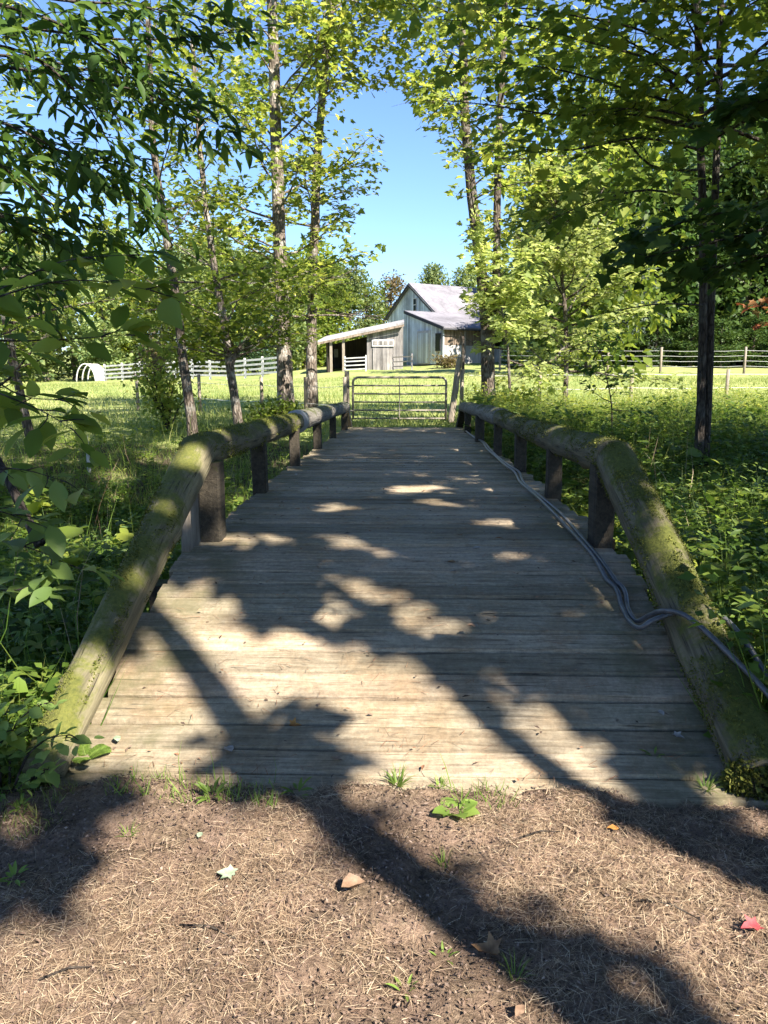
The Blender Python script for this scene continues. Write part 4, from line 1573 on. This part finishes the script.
m.poly_prism([Vector((B_.x + .05, SY + .2, zsb)), Vector((B_.x + .05, SY + 5.4, zsb)), Vector((B_.x + .05, SY + 5.4, roof_at(B_.x) - .2)), Vector((B_.x + .05, SY + .2, roof_at(B_.x) - .2))], Vector((.15, 0, 0)))
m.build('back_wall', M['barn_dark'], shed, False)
m = MB()
x0, x1 = S(318.5, SY).x, S(404, SY).x
p0 = Vector((x0, SY - .5, roof_at(x0) - .12))
p1 = Vector((x1, SY - .5, roof_at(x1) - .12))
hb = .55
q0, q1 = Vector((x0, SY + 6, roof_at(x0) + hb)), Vector((x1, SY + 6, roof_at(x1) + hb))
m.v += [p0, p1, q1, q0, p0 + UP * .14, p1 + UP * .14, q1 + UP * .14, q0 + UP * .14]
m.f += [[0, 3, 2, 1], [4, 5, 6, 7], [0, 1, 5, 4], [1, 2, 6, 5], [2, 3, 7, 6], [3, 0, 4, 7]]
m.build('roof', M['roof_bright'], shed, False)
m = MB()
m.bar(Vector((x0, SY - .54, roof_at(x0) - .22)), Vector((x1, SY - .54, roof_at(x1) - .22)), .08, .16)
m.build('fascia', M['barn_brown'], shed, False)
m = MB()
wz0, wz1 = at(380, 346.5, SY).z, at(380, 339.5, SY).z
m.poly_prism([S(372, SY - .03, wz0), S(394, SY - .03, wz0), S(394, SY - .03, wz1), S(372, SY - .03, wz1)], Vector((0, -.08, 0)))
wf = m.build('window', M['white_paint'], shed, False)
m = MB()
for k in range(4):
    a = 373.2 + k * 5.2
    m.poly_prism([S(a, SY - .12, wz0 + .12), S(a + 4.2, SY - .12, wz0 + .12), S(a + 4.2, SY - .12, wz1 - .12), S(a, SY - .12, wz1 - .12)], Vector((0, -.02, 0)))
m.build('pane', M['barn_gray'], wf, False, origin=tuple(shed.location))
m = MB()
m.poly_prism([S(373, SY - .03, zsb), S(389, SY - .03, zsb), S(389, SY - .03, wz0 - .12), S(373, SY - .03, wz0 - .12)], Vector((0, -.06, 0)))
m.build('door', M['barn_gray'], shed, False)
for a in (331, 343.5):
    m = MB()
    p = S(a, SY - .2)
    m.bar(Vector((p.x, p.y, zsb)), Vector((p.x, p.y, roof_at(p.x) - .15)), .2, .2)
    m.build('post', M['fence_post'], shed, False)
m = MB()
m.poly_prism([S(334, SY + 5.45, zsb + 1.7), S(338, SY + 5.45, zsb + 1.7), S(338, SY + 5.45, zsb + 2.4), S(334, SY + 5.45, zsb + 2.4)], Vector((0, -.05, 0)))
m.build('window', M['white_paint'], shed, False)


# ------------------------------------------------------------------ fences and gates
def rail_fence(name, label, cat, pts, h, rails, post_r, mat, mat_rail, rail_r, flat=False, group=None, sink=.3):
    """pts: xy points of posts; rails run post to post as one part per height"""
    P = [Vector((p.x, p.y, Hs(p.x, p.y))) for p in pts]
    root = empty(name, tuple(P[0]), label, cat, group)
    for p in P:
        m = MB()
        if flat:
            m.bar(p - UP * sink, p + UP * (h + .12), post_r * 2, post_r * 2)
        else:
            m.tube([p - UP * sink, p + UP * h * .5, p + UP * (h + .06)], [post_r * 1.08, post_r, post_r * .95], 8, .1, p.x)
        m.build('post', mat, root, not flat)
    for z in rails:
        m = MB()
        for a, b in zip(P[:-1], P[1:]):
            if flat:
                off = Vector((0, -post_r - .03, 0))
                d = (b - a)
                m.poly_prism([a + off + UP * (z - rail_r), b + off + UP * (z - rail_r), b + off + UP * (z + rail_r), a + off + UP * (z + rail_r)], Vector((0, -.03, 0)))
            else:
                mid_ = a.lerp(b, .5) - UP * .03
                m.tube([a + UP * z, mid_ + UP * z, b + UP * z], rail_r, 5)
        m.build('rail' if flat else 'wire', mat_rail, root, False)
    return root


fp = []
for k in range(11):
    t = k / 10
    px = 104 + (280 - 104) * t
    Y = 64 - 12 * t
    p = at(px, 360, Y)
    fp.append(p)
rail_fence('board_fence', 'white board fence across the left side of the field', 'fence', fp, 1.35, (.3, .62, .95, 1.28), .07, M['white_paint'], M['white_paint'], .07, True)
# hooped white shelter at the left end of the fence
hp_ = at(86, 380, 66)
hp_ = Vector((hp_.x, 66, Hs(hp_.x, 66)))
hs = empty('hoop_shelter', tuple(hp_), 'small white hooped shelter at the left end of the board fence', 'shelter')
for dy in (0, 1.2, 2.4):
    m = MB()
    m.tube([hp_ + Vector((math.cos(a) * .85, dy, math.sin(a) * 1.6)) for a in [math.pi * k / 16 for k in range(17)]], .06, 6)
    m.build('hoop', M['white_paint'], hs)
m = MB()
n = 17
for k in range(n - 1):
    a0, a1 = math.pi * k / 16, math.pi * (k + 1) / 16
    if k < 7:
        m.poly_prism([hp_ + Vector((math.cos(a0) * .9, .05, math.sin(a0) * 1.65)), hp_ + Vector((math.cos(a1) * .9, .05, math.sin(a1) * 1.65)),
                      hp_ + Vector((math.cos(a1) * .9, 2.35, math.sin(a1) * 1.65)), hp_ + Vector((math.cos(a0) * .9, 2.35, math.sin(a0) * 1.65))], Vector((math.cos(a0), 0, math.sin(a0))) * .02)
m.build('cover', M['barn_white'], hs, False)

fp = [at(px, 360, Y) for px, Y in ((500, 50), (555, 48), (608, 47), (661, 46), (703, 45.5), (745, 45), (790, 44.5), (840, 44))]
rail_fence('wire_fence', 'wire fence with pale posts in front of the dark wood', 'fence', fp, 1.5, (.45, .75, 1.05, 1.35), .075, M['fence_post'], M['wire'], .009)
fp = [at(px, 375, Y) for px, Y in ((462, 18.0), (540, 19.2), (632, 20.0), (728, 20.5), (830, 21))]
rail_fence('wire_fence', 'wire fence with thin grey posts crossing the near field right of the gate', 'fence', fp, 1.15, (.35, .72, 1.08), .05, M['fence_post'], M['wire'], .005)
fp = [at(px, 405, Y) for px, Y in ((345, 16.9), (306, 17.6), (262, 18.4), (200, 19.5), (138, 20.5))]
rail_fence('wire_fence', 'wire fence with thin grey posts running left from the gate', 'fence', fp, .95, (.4, .8), .045, M['fence_post'], M['wire'], .005)
fp = [at(px, 360, Y) for px, Y in ((345, 58), (366, 57.6))]
rail_fence('metal_fence_panel', 'white rail panel across the open bay of the shed', 'fence', fp, 1.1, (.2, .5, .8, 1.05), .05, M['white_paint'], M['white_paint'], .045, True)
fp = [at(px, 360, Y) for px, Y in ((393, 58), (412, 57))]
rail_fence('metal_fence_panel', 'grey rail panel between the shed and the lean-to', 'fence', fp, 1.1, (.3, .65, 1.0), .05, M['barn_gray'], M['galv'], .04, True)

# gate and its posts
GL, GR_ = at(353, 400, 17.0), at(446, 400, 17.0)
zg0 = Hs(0, 17) + .10
zg1 = zg0 + .95
gate = empty('farm_gate', (GL.x, 17.0, zg0), 'tubular metal farm gate closing the path beyond the bridge', 'gate')
rc = .12
m = MB()
xa, xb = GL.x, GR_.x
fr = []
for (cx, cz, a0) in ((xb - rc, zg1 - rc, 0), (xa + rc, zg1 - rc, 90)):
    for k in range(6):
        a = R(a0 + 90 * k / 5)
        fr.append(Vector((cx + rc * math.cos(a), 17, cz + rc * math.sin(a))))
fr = [Vector((xb, 17, zg0))] + fr + [Vector((xa, 17, zg0))]
m.tube(fr, .026, 8)
m.build('gate_frame', M['galv'], gate)
for k in range(5):
    z = zg0 + .03 + k * .185
    m = MB()
    m.tube([Vector((xa, 17, z)), Vector(((xa + xb) / 2, 17.004, z - .006)), Vector((xb, 17, z))], .019, 7)
    m.build('bar', M['galv'], gate)
m = MB()
m.bar(((xa + xb) / 2, 16.975, zg0), ((xa + xb) / 2, 16.975, zg1 - .02), .05, .02)
m.build('upright', M['galv'], gate, False)
m = MB()
m.tube([Vector((xa - .11, 16.99, zg0 + .2)), Vector((xa + .02, 16.99, zg0 + .2))], .018, 6)
m.tube([Vector((xa - .11, 16.99, zg0 + .75)), Vector((xa + .02, 16.99, zg0 + .75))], .018, 6)
m.build('hinge', M['galv'], gate)


def lone_post(name, label, a, c, r0, r1, mat, group=None, cat='post', seed=1):
    m = MB()
    sp = [Vector(a).lerp(Vector(c), i / 10) for i in range(11)]
    m.tube(sp, [r0 + (r1 - r0) * i / 10 for i in range(11)], 10, .16, seed)
    o = m.build(name, mat, None, True, origin=tuple(a))
    return tagset(o, label, cat, group)


lone_post('gate_post', 'upright grey wooden post at the left end of the farm gate', (GL.x - .14, 17.05, Hs(-1, 17) - .3), at(347, 371, 17.05), .06, .055, M['fence_post'], 'gate posts', seed=1)
lone_post('gate_post', 'leaning pale log post at the right end of the farm gate', (at(449, 425, 17).x, 17.0, Hs(1, 17) - .3), at(460, 357, 17.0), .085, .065, M['fence_post'], 'gate posts', seed=4)
lone_post('marker_post', 'tall grey post in the field before the lean-to', tuple(gp(463, 370, 46)), tuple(at(463, 336, 46)), .10, .09, M['bark_dark'], seed=5)
lone_post('stake', 'pale leaning stake at the edge of the left undergrowth', tuple(gp(88, 452, 12)), tuple(at(86, 436, 12)), .03, .025, M['white_paint'], seed=6)

# brush in front of the lean-to
def brush(name, label, c, rx, rz, n, leaf, size, seed, cat='shrub', tpl=T_DIAMOND, group=None):
    root = empty(name, tuple(c), label, cat, group)
    g = np.random.default_rng(seed)
    st = MB()
    cs = []
    for k in range(14):
        a = g.uniform(0, 6.28)
        tip = Vector(c) + Vector((math.cos(a) * rx * g.uniform(.2, .95), math.sin(a) * rx * .7 * g.uniform(.2, .95), rz * g.uniform(.4, 1)))
        st.tube([Vector(c), Vector(c).lerp(tip, .5) + UP * .1 * rz, tip], [.02, .014, .006], 4, cap=False)
        cs.append(tip)
    P = np.array([tuple(cs[i % 14].lerp(Vector(c), g.random() * .5)) for i in range(n)]) + g.normal(0, 1, (n, 3)) * np.array([rx * .2, rx * .2, rz * .16])
    P[:, 2] = np.maximum(P[:, 2], c[2] + .02)
    D = g.normal(0, 1, (n, 3))
    N = np.stack([g.normal(0, .6, n), g.normal(0, .6, n), np.ones(n)], 1)
    st.build('stems', M['bark_dark'], root)
    leaf_mesh('foliage', [leaf_arrays(P, D, N, size * np.exp(g.normal(0, .3, n)), tpl)], M[leaf], root, tuple(c))
    return root


p = at(447, 358, 58)
brush('shrub', 'brownish scrub bush against the front of the lean-to', (p.x, 58, Hs(p.x, 58)), 1.3, 1.05, 1000, 'leaf_rust', .16, 81)
brush('shrub', 'yellow-green bush at the foot of the forked tree', gp(505, 395, 16.3), .8, .9, 1400, 'leaf_bright', .085, 82)
brush('shrub', 'loose yellowish bush between the two thin trunks on the left', gp(168, 425, 15.5), .8, 1.6, 1500, 'leaf_bright', .085, 83)
brush('shrub', 'rusty young bush left of the thin dark tree in the field', gp(160, 400, 24), .9, 2.2, 900, 'leaf_rust', .11, 84)
brush('shrub', 'small green bush at the foot of the thickest pale trunk', gp(270, 410, 16.2), .8, .7, 1200, 'leaf_mid', .08, 85)
pb = gp(840, 460, 7.5)
broad_sapling('sapling', 'sapling with reddish leaves reaching in at the right edge', pb,
              [[(840, 330, 7.5), (805, 318, 7.5), (780, 308, 7.5), (752, 306, 7.5)], [(840, 320, 7.5), (800, 300, 7.4), (765, 298, 7.4)], [(840, 345, 7.5), (800, 330, 7.5), (768, 325, 7.5)]],
              'leaf_red', .075, 64, tpl=T_MAPLE, nt=7, nl=4)

# ------------------------------------------------------------------ undergrowth and grass (uncountable)
g = np.random.default_rng(200)


def herb_field(name, npl, region, hrange, leaf, size, mat, seed, tpl=T_OVAL, per=12, rad=.16, dens=None):
    g = np.random.default_rng(seed)
    x0, x1, y0, y1 = region
    X = g.uniform(x0, x1, npl)
    Y = g.uniform(y0, y1, npl)
    ok = (np.abs(X) > 1.42) | (Y < 2.3) | (Y > 15.7)
    if dens is not None:
        ok &= g.random(npl) < dens(X, Y)
    X, Y = X[ok], Y[ok]
    n = len(X)
    Z = H(X, Y)
    patch = vnoise(X * .8 + 3, Y * .8) + .5
    hh = (hrange[0] + (hrange[1] - hrange[0]) * (patch * .6 + g.random(n) * .5))
    lean = g.normal(0, .16, (n, 2))
    u = g.random((n, per)) ** .7
    ang = g.uniform(0, 6.283, (n, per))
    rr_ = rad * g.uniform(.3, 1.2, (n, per)) * (1.2 - .7 * u)
    P = np.stack([X[:, None] + lean[:, :1] * u * hh[:, None] + np.cos(ang) * rr_ * .6, Y[:, None] + lean[:, 1:] * u * hh[:, None] + np.sin(ang) * rr_ * .6, Z[:, None] + hh[:, None] * u], 2).reshape(-1, 3)
    D = np.stack([np.cos(ang), np.sin(ang), g.normal(.1, .35, (n, per))], 2).reshape(-1, 3)
    m = len(P)
    N = np.stack([g.normal(0, .35, m), g.normal(0, .35, m), np.ones(m)], 1)
    psz = np.repeat(np.exp(g.normal(0, .38, n)), per)
    S = size * psz * np.exp(g.normal(0, .2, m))
    ch = [leaf_arrays(P, D, N, S, tpl)]
    sb = np.stack([X, Y, Z], 1)
    sd = np.stack([lean[:, 0] * hh, lean[:, 1] * hh, hh], 1)
    ch.append(leaf_arrays(sb, sd, np.tile([0, -1.0, .2], (n, 1)), hh, T_BLADE, np.full(n, .006)))
    o = leaf_mesh(name, ch, mat)
    return tagset(o, kind='stuff')


herb_field('undergrowth', 4300, (-11, -1.2, 2.3, 10.2), (.20, .52), 0, .068, M['leaf_herb'], 301, T_OVAL, 13, .17)
herb_field('undergrowth', 700, (-9, -1.3, 2.3, 9.5), (.35, .8), 0, .05, M['leaf_pale'], 311, T_SLIM, 16, .13)
herb_field('undergrowth', 800, (1.4, 9, 2.3, 15), (.45, 1.1), 0, .05, M['leaf_pale'], 312, T_SLIM, 16, .13)
herb_field('undergrowth', 260, (1.5, 7, 2.4, 11), (.4, .8), 0, .11, M['leaf_mid'], 313, T_WIDE, 8, .2)
herb_field('undergrowth', 1500, (-7, -1.3, 2.4, 8), (.3, .7), 0, .06, M['leaf_herb'], 315, T_OVAL, 13, .16)
herb_field('undergrowth', 260, (-7, -1.5, 2.4, 11), (.4, .8), 0, .11, M['leaf_mid'], 314, T_WIDE, 8, .2)
herb_field('undergrowth', 5600, (1.3, 11, 2.2, 16.0), (.30, .80), 0, .070, M['leaf_herb'], 302, T_OVAL, 14, .18)
herb_field('undergrowth', 2600, (1.4, 9, 2.4, 13), (.35, .95), 0, .035, M['leaf_herb'], 303, T_DIAMOND, 34, .22)
herb_field('undergrowth', 2000, (-9, -1.4, 2.4, 11), (.25, .55), 0, .04, M['leaf_herb'], 304, T_DIAMOND, 28, .2)
herb_field('weeds', 2600, (1.5, 13, 13.5, 19), (.3, .95), 0, .06, M['leaf_bright'], 305, T_SLIM, 14, .14)
herb_field('weeds', 700, (-12, -1.5, 11, 15), (.10, .32), 0, .055, M['leaf_mid'], 306, T_SLIM, 12, .14)


def grass_field(name, n, region, h, wd, mat, seed, zf=H, cond=None):
    g = np.random.default_rng(seed)
    x0, x1, y0, y1 = region
    X = g.uniform(x0, x1, n)
    Y = y0 + (y1 - y0) * g.random(n) ** 1.5
    if cond is not None:
        k = cond(X, Y, g)
        X, Y = X[k], Y[k]
        n = len(X)
    P = np.stack([X, Y, zf(X, Y) - .01], 1)
    D = np.stack([g.normal(0, .38, n), g.normal(0, .38, n), np.ones(n)], 1)
    N = np.stack([g.normal(0, 1, n), g.normal(0, 1, n), np.zeros(n) + .1], 1)
    S = h * np.exp(g.normal(0, .35, n)) * (1 + .8 * vnoise(X * .6, Y * .6))
    o = leaf_mesh(name, [leaf_arrays(P, D, N, S, T_BLADE, np.full(n, wd))], mat)
    return tagset(o, kind='stuff')


grass_field('grass', 60000, (-22, 22, 15.8, 44), .13, .022, M['grass'], 401)
grass_field('tall_grass', 16000, (1.4, 14, 14.0, 18.5), .42, .013, M['grass'], 402)
grass_field('grass', 9000, (-13, -1.4, 10.5, 19.5), .16, .012, M['grass'], 403)


grass_field('tall_grass', 9000, (-8, -1.35, 2.4, 13), .40, .008, M['leaf_herb'], 406)
grass_field('tall_grass', 11000, (1.35, 9, 2.4, 14), .50, .008, M['leaf_herb'], 407)
grass_field('dry_stalks', 420, (-8, -1.4, 2.4, 13), .62, .007, M['needle'], 408)
grass_field('dry_stalks', 520, (1.4, 8, 2.4, 14), .7, .007, M['needle'], 409)
# needle and chip litter on the path
def litter(name, n, region, lng, wid, mat, seed, zf, lift=.004, tpl=T_BLADE, cond=None, tilt=.12, flatN=.3):
    g = np.random.default_rng(seed)
    x0, x1, y0, y1 = region
    X = g.uniform(x0, x1, n)
    Y = g.uniform(y0, y1, n)
    if cond is not None:
        k = cond(X, Y, g)
        X, Y = X[k], Y[k]
        n = len(X)
    a = g.uniform(0, 6.283, n)
    P = np.stack([X, Y, zf(X, Y) + lift + g.random(n) * .008], 1)
    D = np.stack([np.cos(a), np.sin(a), g.normal(.03, tilt, n)], 1)
    N = np.stack([g.normal(0, flatN, n), g.normal(0, flatN, n), np.ones(n)], 1)
    S = lng * np.exp(g.normal(0, .35, n))
    o = leaf_mesh(name, [leaf_arrays(P, D, N, S, tpl, wid * np.exp(g.normal(0, .25, n)))], mat)
    return tagset(o, kind='stuff')


def needle_patches(X, Y, g):
    return g.random(len(X)) < np.clip(.40 + 2.0 * vnoise(X * 2.3 + 7, Y * 2.3) + 1.3 * vnoise(X * 8, Y * 8), .05, 1)


litter('pine_needles', 95000, (-2.0, 2.2, .9, 2.5), .042, .0012, M['needle'], 501, path_z, cond=needle_patches)
litter('bark_chips', 34000, (-2.0, 2.2, .9, 2.5), .011, .008, M['chip'], 502, path_z, tpl=T_DIAMOND, tilt=.35, flatN=.6)


def seam(X, Y, g):
    return g.random(len(X)) < np.clip(.25 + 2.2 * vnoise(X * 1.4, Y * 7 + 3), 0, 1) * np.clip((7.5 - Y) / 4.5, .1, 1)


litter('pine_needles', 3600, (-1.15, 1.15, 2.48, 7.5), .06, .0024, M['needle_red'], 503, lambda x, y: deck_z(y), .004, cond=seam, tilt=.02)
litter('leaf_bits', 420, (-1.15, 1.15, 2.5, 13), .022, .016, M['chip'], 507, lambda x, y: deck_z(y), .005, T_DIAMOND, None, .15)
litter('leaf_bits', 260, (-1.15, 1.15, 2.5, 8), .018, .013, M['needle_red'], 508, lambda x, y: deck_z(y), .005, T_DIAMOND, None, .15)
grass_field('grass', 900, (-1.15, 1.3, 2.33, 2.5), .055, .005, M['weed'], 404, path_z, lambda X, Y, g: vnoise(X * 3.3, Y * 2) > .08)
grass_field('grass', 1500, (-1.75, -1.15, 1.7, 2.5), .05, .004, M['grass'], 405, path_z, lambda X, Y, g: vnoise(X * 4 + 5, Y * 4) > -.02)

# ------------------------------------------------------------------ fallen leaves, weeds and ferns as things
def surf_at(px, py):
    p = gnd(px, py, 0)
    if p.y < 2.46:
        for _ in range(3):
            z = float(path_z(np.array([p.x]), np.array([p.y]))[0])
            p = gnd(px, py, z)
        return p + UP * .012
    return deck_pt(px, py, .006)


def one_leaf(name, label, px, py, size, mat, seed, tpl=T_MAPLE, curl=.2, group='fallen leaves', cat='leaf'):
    g = np.random.default_rng(seed)
    p = surf_at(px, py)
    tv, tf = tpl
    a = g.uniform(0, 6.28)
    v = tv.copy()
    v[:, 1] -= .45
    v[:, 2] += curl * (v[:, 0] ** 2 * 2.2 + v[:, 1] ** 2 * .9) + g.normal(0, .03, len(v))
    v *= size
    ca, sa = math.cos(a), math.sin(a)
    W = np.stack([v[:, 0] * ca - v[:, 1] * sa, v[:, 0] * sa + v[:, 1] * ca, v[:, 2]], 1)
    W = np.concatenate([W, W + np.array([0, 0, .0012])])
    n = len(tv)
    F2 = np.concatenate([tf[:, ::-1], tf + n])
    o = np_mesh(name, W, F2.ravel(), np.arange(len(F2)) * 3, np.full(len(F2), 3), mat)
    o.location = p + UP * .004
    return tagset(o, label, cat, group)


FL = [('pale grey-green maple leaf lying flat on the sunlit mulch', 227, 878, .062, 'dead_green', T_MAPLE, .1),
      ('curled tan leaf standing beside the dark trunk shadow on the mulch', 352, 893, .075, 'dead_tan', T_WIDE, 1.0),
      ('crimson maple leaf on the mulch near the right edge', 751, 932, .055, 'dead_red', T_MAPLE, .3),
      ('brown crumpled leaf at the lower edge of the trunk shadow', 487, 957, .075, 'dead_brown', T_MAPLE, .6),
      ('small orange-brown leaf on the mulch right of the plantain', 613, 833, .04, 'dead_orange', T_OVAL, .3),
      ('pale flat chip of leaf on the second plank, left half of deck', 229, 750, .052, 'dead_pale', T_WIDE, .15),
      ('orange curled leaf on the deck left of centre', 295, 727, .05, 'dead_orange', T_MAPLE, .6),
      ('white torn leaf scrap on the near planks beside the right log', 678, 737, .05, 'dead_pale', T_MAPLE, .2),
      ('small white leaf scrap two planks above the torn white one', 661, 714, .042, 'dead_pale', T_OVAL, .4),
      ('tan leaf at the very edge of the near plank, left of centre', 336, 760, .05, 'dead_tan', T_OVAL, .3),
      ('pale leaf on the mid deck right of its centre line', 477, 549, .06, 'dead_pale', T_OVAL, .5),
      ('yellowish leaf lying alone near the middle of the deck', 471, 627, .045, 'dead_tan', T_WIDE, .3),
      ('brown leaf on the deck close to the yellowish leaf', 452, 563, .055, 'dead_brown', T_OVAL, .4),
      ('pale leaf on the shaded deck beside the brown leaf', 453, 572, .05, 'dead_pale', T_OVAL, .3),
      ('green fallen leaf on the left near end of the deck', 117, 740, .055, 'dead_green', T_OVAL, .2),
      ('green leaf on the mulch left of the deck shadow', 200, 840, .035, 'dead_green', T_OVAL, .3),
      ('yellow fallen leaf at the bottom edge of the photo', 520, 1016, .042, 'dead_tan', T_OVAL, .2),
      ('dark curled leaf far along the deck toward the gate', 384, 447, .07, 'dead_brown', T_OVAL, .6),
      ('pale fleck of leaf on the shaded deck left of centre', 296, 475, .06, 'dead_pale', T_OVAL, .3),
      ('dark leaf lying past the first dappled band on the left', 297, 510, .06, 'dead_brown', T_OVAL, .5)]
for i, (lab, a, b, sz, mt, tp, cu) in enumerate(FL):
    one_leaf('fallen_leaf', lab, a, b, sz, M[mt], 600 + i, tp, cu)


def weed(label, px, py, n, ln, wd, mat, seed, tpl=T_OVAL, elev=(.15, .7), name='weed', cat='plant', group='weeds on the path', stem=0.0):
    g = np.random.default_rng(seed)
    p = surf_at(px, py)
    a = np.arange(n) * 2.4 + g.normal(0, .3, n)
    e = g.uniform(*elev, n)
    D = np.stack([np.cos(a) * np.cos(e), np.sin(a) * np.cos(e), np.sin(e)], 1)
    off = np.stack([np.cos(a), np.sin(a), np.zeros(n)], 1) * .012
    P = np.array(tuple(p)) + off + np.stack([np.zeros(n), np.zeros(n), g.random(n) * stem - .012], 1)
    N = np.stack([-np.cos(a) * np.sin(e), -np.sin(a) * np.sin(e), np.cos(e)], 1) + g.normal(0, .15, (n, 3))
    S = ln * g.uniform(.6, 1.15, n)
    ch = [leaf_arrays(P, D, N, S, tpl, S if wd is None else np.full(n, wd))]
    o = leaf_mesh(name, ch, mat, None, tuple(p))
    o.location = p
    return tagset(o, label, cat, group)


weed('broad-leaved plantain in the mulch before the deck, right of centre', 456, 812, 8, .075, None, M['weed'], 701, T_WIDE, (.05, .5))
weed('bright grass tuft at the middle of the deck edge', 398, 782, 40, .075, .006, M['weed'], 702, T_BLADE, (.3, 1.3), 'grass_tuft')
weed('short grass tuft at the deck edge left of the plantain', 440, 784, 24, .05, .005, M['weed'], 703, T_BLADE, (.3, 1.3), 'grass_tuft')
weed('grass tuft inside the broad trunk shadow, upper part', 444, 866, 18, .06, .004, M['weed'], 704, T_BLADE, (.5, 1.4), 'grass_tuft')
weed('grass tuft at the lower edge of the broad trunk shadow', 515, 978, 16, .065, .004, M['weed'], 705, T_BLADE, (.6, 1.4), 'grass_tuft')
weed('yellow-green weed at the bottom of the photo, right of centre', 405, 990, 6, .05, .016, M['weed'], 706, T_OVAL, (.3, 1.1))
weed('small weed beside the brown leaf on the mulch', 443, 958, 5, .04, .014, M['weed'], 707, T_OVAL, (.3, 1.1))
weed('leafy weed where the left log meets the deck edge', 212, 798, 9, .06, .028, M['weed'], 708, T_OVAL, (.1, .9), stem=.03)
weed('leafy weed in the dark shadow at the deck edge', 298, 797, 8, .055, .026, M['weed'], 709, T_OVAL, (.1, .9), stem=.03)
weed('bright tuft beside the foot of the right log', 706, 786, 24, .07, .006, M['weed'], 710, T_BLADE, (.3, 1.3), 'grass_tuft')
weed('low green weed under the left log foot', 20, 815, 12, .05, .024, M['weed'], 711, T_OVAL, (.1, .9), stem=.04)
weed('low green weed at the left edge of the mulch', 15, 883, 10, .045, .022, M['weed'], 712, T_OVAL, (.1, .9), stem=.03)
weed('thin grass tuft left of the mulch centre', 128, 835, 14, .05, .004, M['weed'], 713, T_BLADE, (.2, 1.2), 'grass_tuft')
weed('sprig of two green leaves growing between planks on the right', 655, 753, 5, .045, .02, M['weed'], 714, T_OVAL, (.1, .6))


def fern(label, p, L, n, seed, mat='leaf_herb', group='ferns in the undergrowth'):
    g = np.random.default_rng(seed)
    root = empty('fern', tuple(p), label, 'fern', group)
    ch = []
    for k in range(n):
        a = k * 2.4 + g.normal(0, .3)
        l_ = L * g.uniform(.7, 1.1)
        t = np.linspace(.12, 1, 22)
        e0 = g.uniform(.8, 1.2)
        r_ = l_ * (np.sin(t * 1.2) * .8)
        z = l_ * (np.sin(e0) * t * .95 - .55 * t ** 2.2)
        C = np.stack([np.cos(a) * r_, np.sin(a) * r_, z], 1) + np.array(tuple(p))
        T = np.gradient(C, axis=0)
        Sd = np.stack([-np.sin(a) * np.ones(22), np.cos(a) * np.ones(22), np.zeros(22)], 1)
        w_ = l_ * .26 * np.sin(np.clip(t * 1.05, 0, 1) * math.pi) ** .6 * (1.15 - t * .7) + .01
        for sg in (1, -1):
            D = Sd * sg + T / (np.linalg.norm(T, axis=1, keepdims=True)) * .45 + np.array([0, 0, -.12])
            ch.append(leaf_arrays(C, D, np.tile([0, 0, 1.0], (22, 1)), w_, T_SLIM, w_ * .8))
        ch.append(leaf_arrays(C[:-1], np.diff(C, axis=0), np.tile([0, 0, 1.0], (21, 1)), np.linalg.norm(np.diff(C, axis=0), axis=1) * 1.1, T_BLADE, np.full(21, .006)))
    leaf_mesh('fronds', ch, M[mat], root, tuple(p))
    return root


for lab, x, y, L, n, sd in (('fern nearest the right log, beside its foot', 2.0, 3.0, .6, 9, 801), ('large fern right of the sloping right log', 2.3, 4.2, .8, 11, 802),
                            ('fern behind the large one, right of the bend in the rail', 2.6, 5.6, .8, 10, 803), ('fern at the right edge of the undergrowth', 3.2, 5.0, .8, 10, 804),
                            ('fern below the dark twin-stemmed tree', 4.1, 8.6, .9, 10, 805), ('fern beyond the sloping left log', -2.1, 4.4, .7, 9, 806)):
    fern(lab, Vector((x, y, Hs(x, y))), L, n, sd)
fern('tiny fern sprig beside the foot of the left log on the deck', surf_at(86, 757) - UP * .01, .12, 4, 807, 'weed')
# dead stick leaning in the left undergrowth
lone_post('dead_branch', 'dark dead branch leaning in the undergrowth at the left edge', tuple(at(40, 545, 4.6)), tuple(at(-12, 440, 4.9)), .035, .022, M['bark_dark'], None, 'branch', 9)
# moss mound at the foot of the right log
mm = surf_at(742, 768)
gm = np.random.default_rng(900)
n = 5200
q = gm.normal(0, 1, (n, 3))
q /= np.linalg.norm(q, axis=1, keepdims=True)
P = np.array([1.30, 2.50, .03]) + q * np.array([.125, .06, .125])
o = leaf_mesh('moss_tuft', [leaf_arrays(P, q + gm.normal(0, .6, (n, 3)), gm.normal(0, 1, (n, 3)), .018 * np.exp(gm.normal(0, .3, n)), T_DIAMOND)],
              M['moss'], None, (1.30, 2.50, .03))
o.location = (1.30, 2.50, .03)
tagset(o, 'shaggy moss clump on the cut end of the right log', 'moss')

for k, (lab, x0, y0, x1, y1) in enumerate((('thin dark twig on the mulch left of the trunk shadow', 180, 930, 236, 944), ('short grey twig near the plantain', 520, 842, 560, 836),
                                           ('bent brown twig at the lower right of the mulch', 640, 905, 700, 925), ('small twig lying at the bottom left corner', 40, 985, 92, 972))):
    a, c = surf_at(x0, y0), surf_at(x1, y1)
    m = MB()
    mid = a.lerp(c, .45) + Vector((.012, .01, .012))
    m.tube([a + UP * .004, mid, c + UP * .004], [.0032, .0028, .0015], 5)
    o = m.build('twig', M['bark_dark'], None, True, origin=tuple(a))
    tagset(o, lab, 'twig', 'twigs on the mulch')
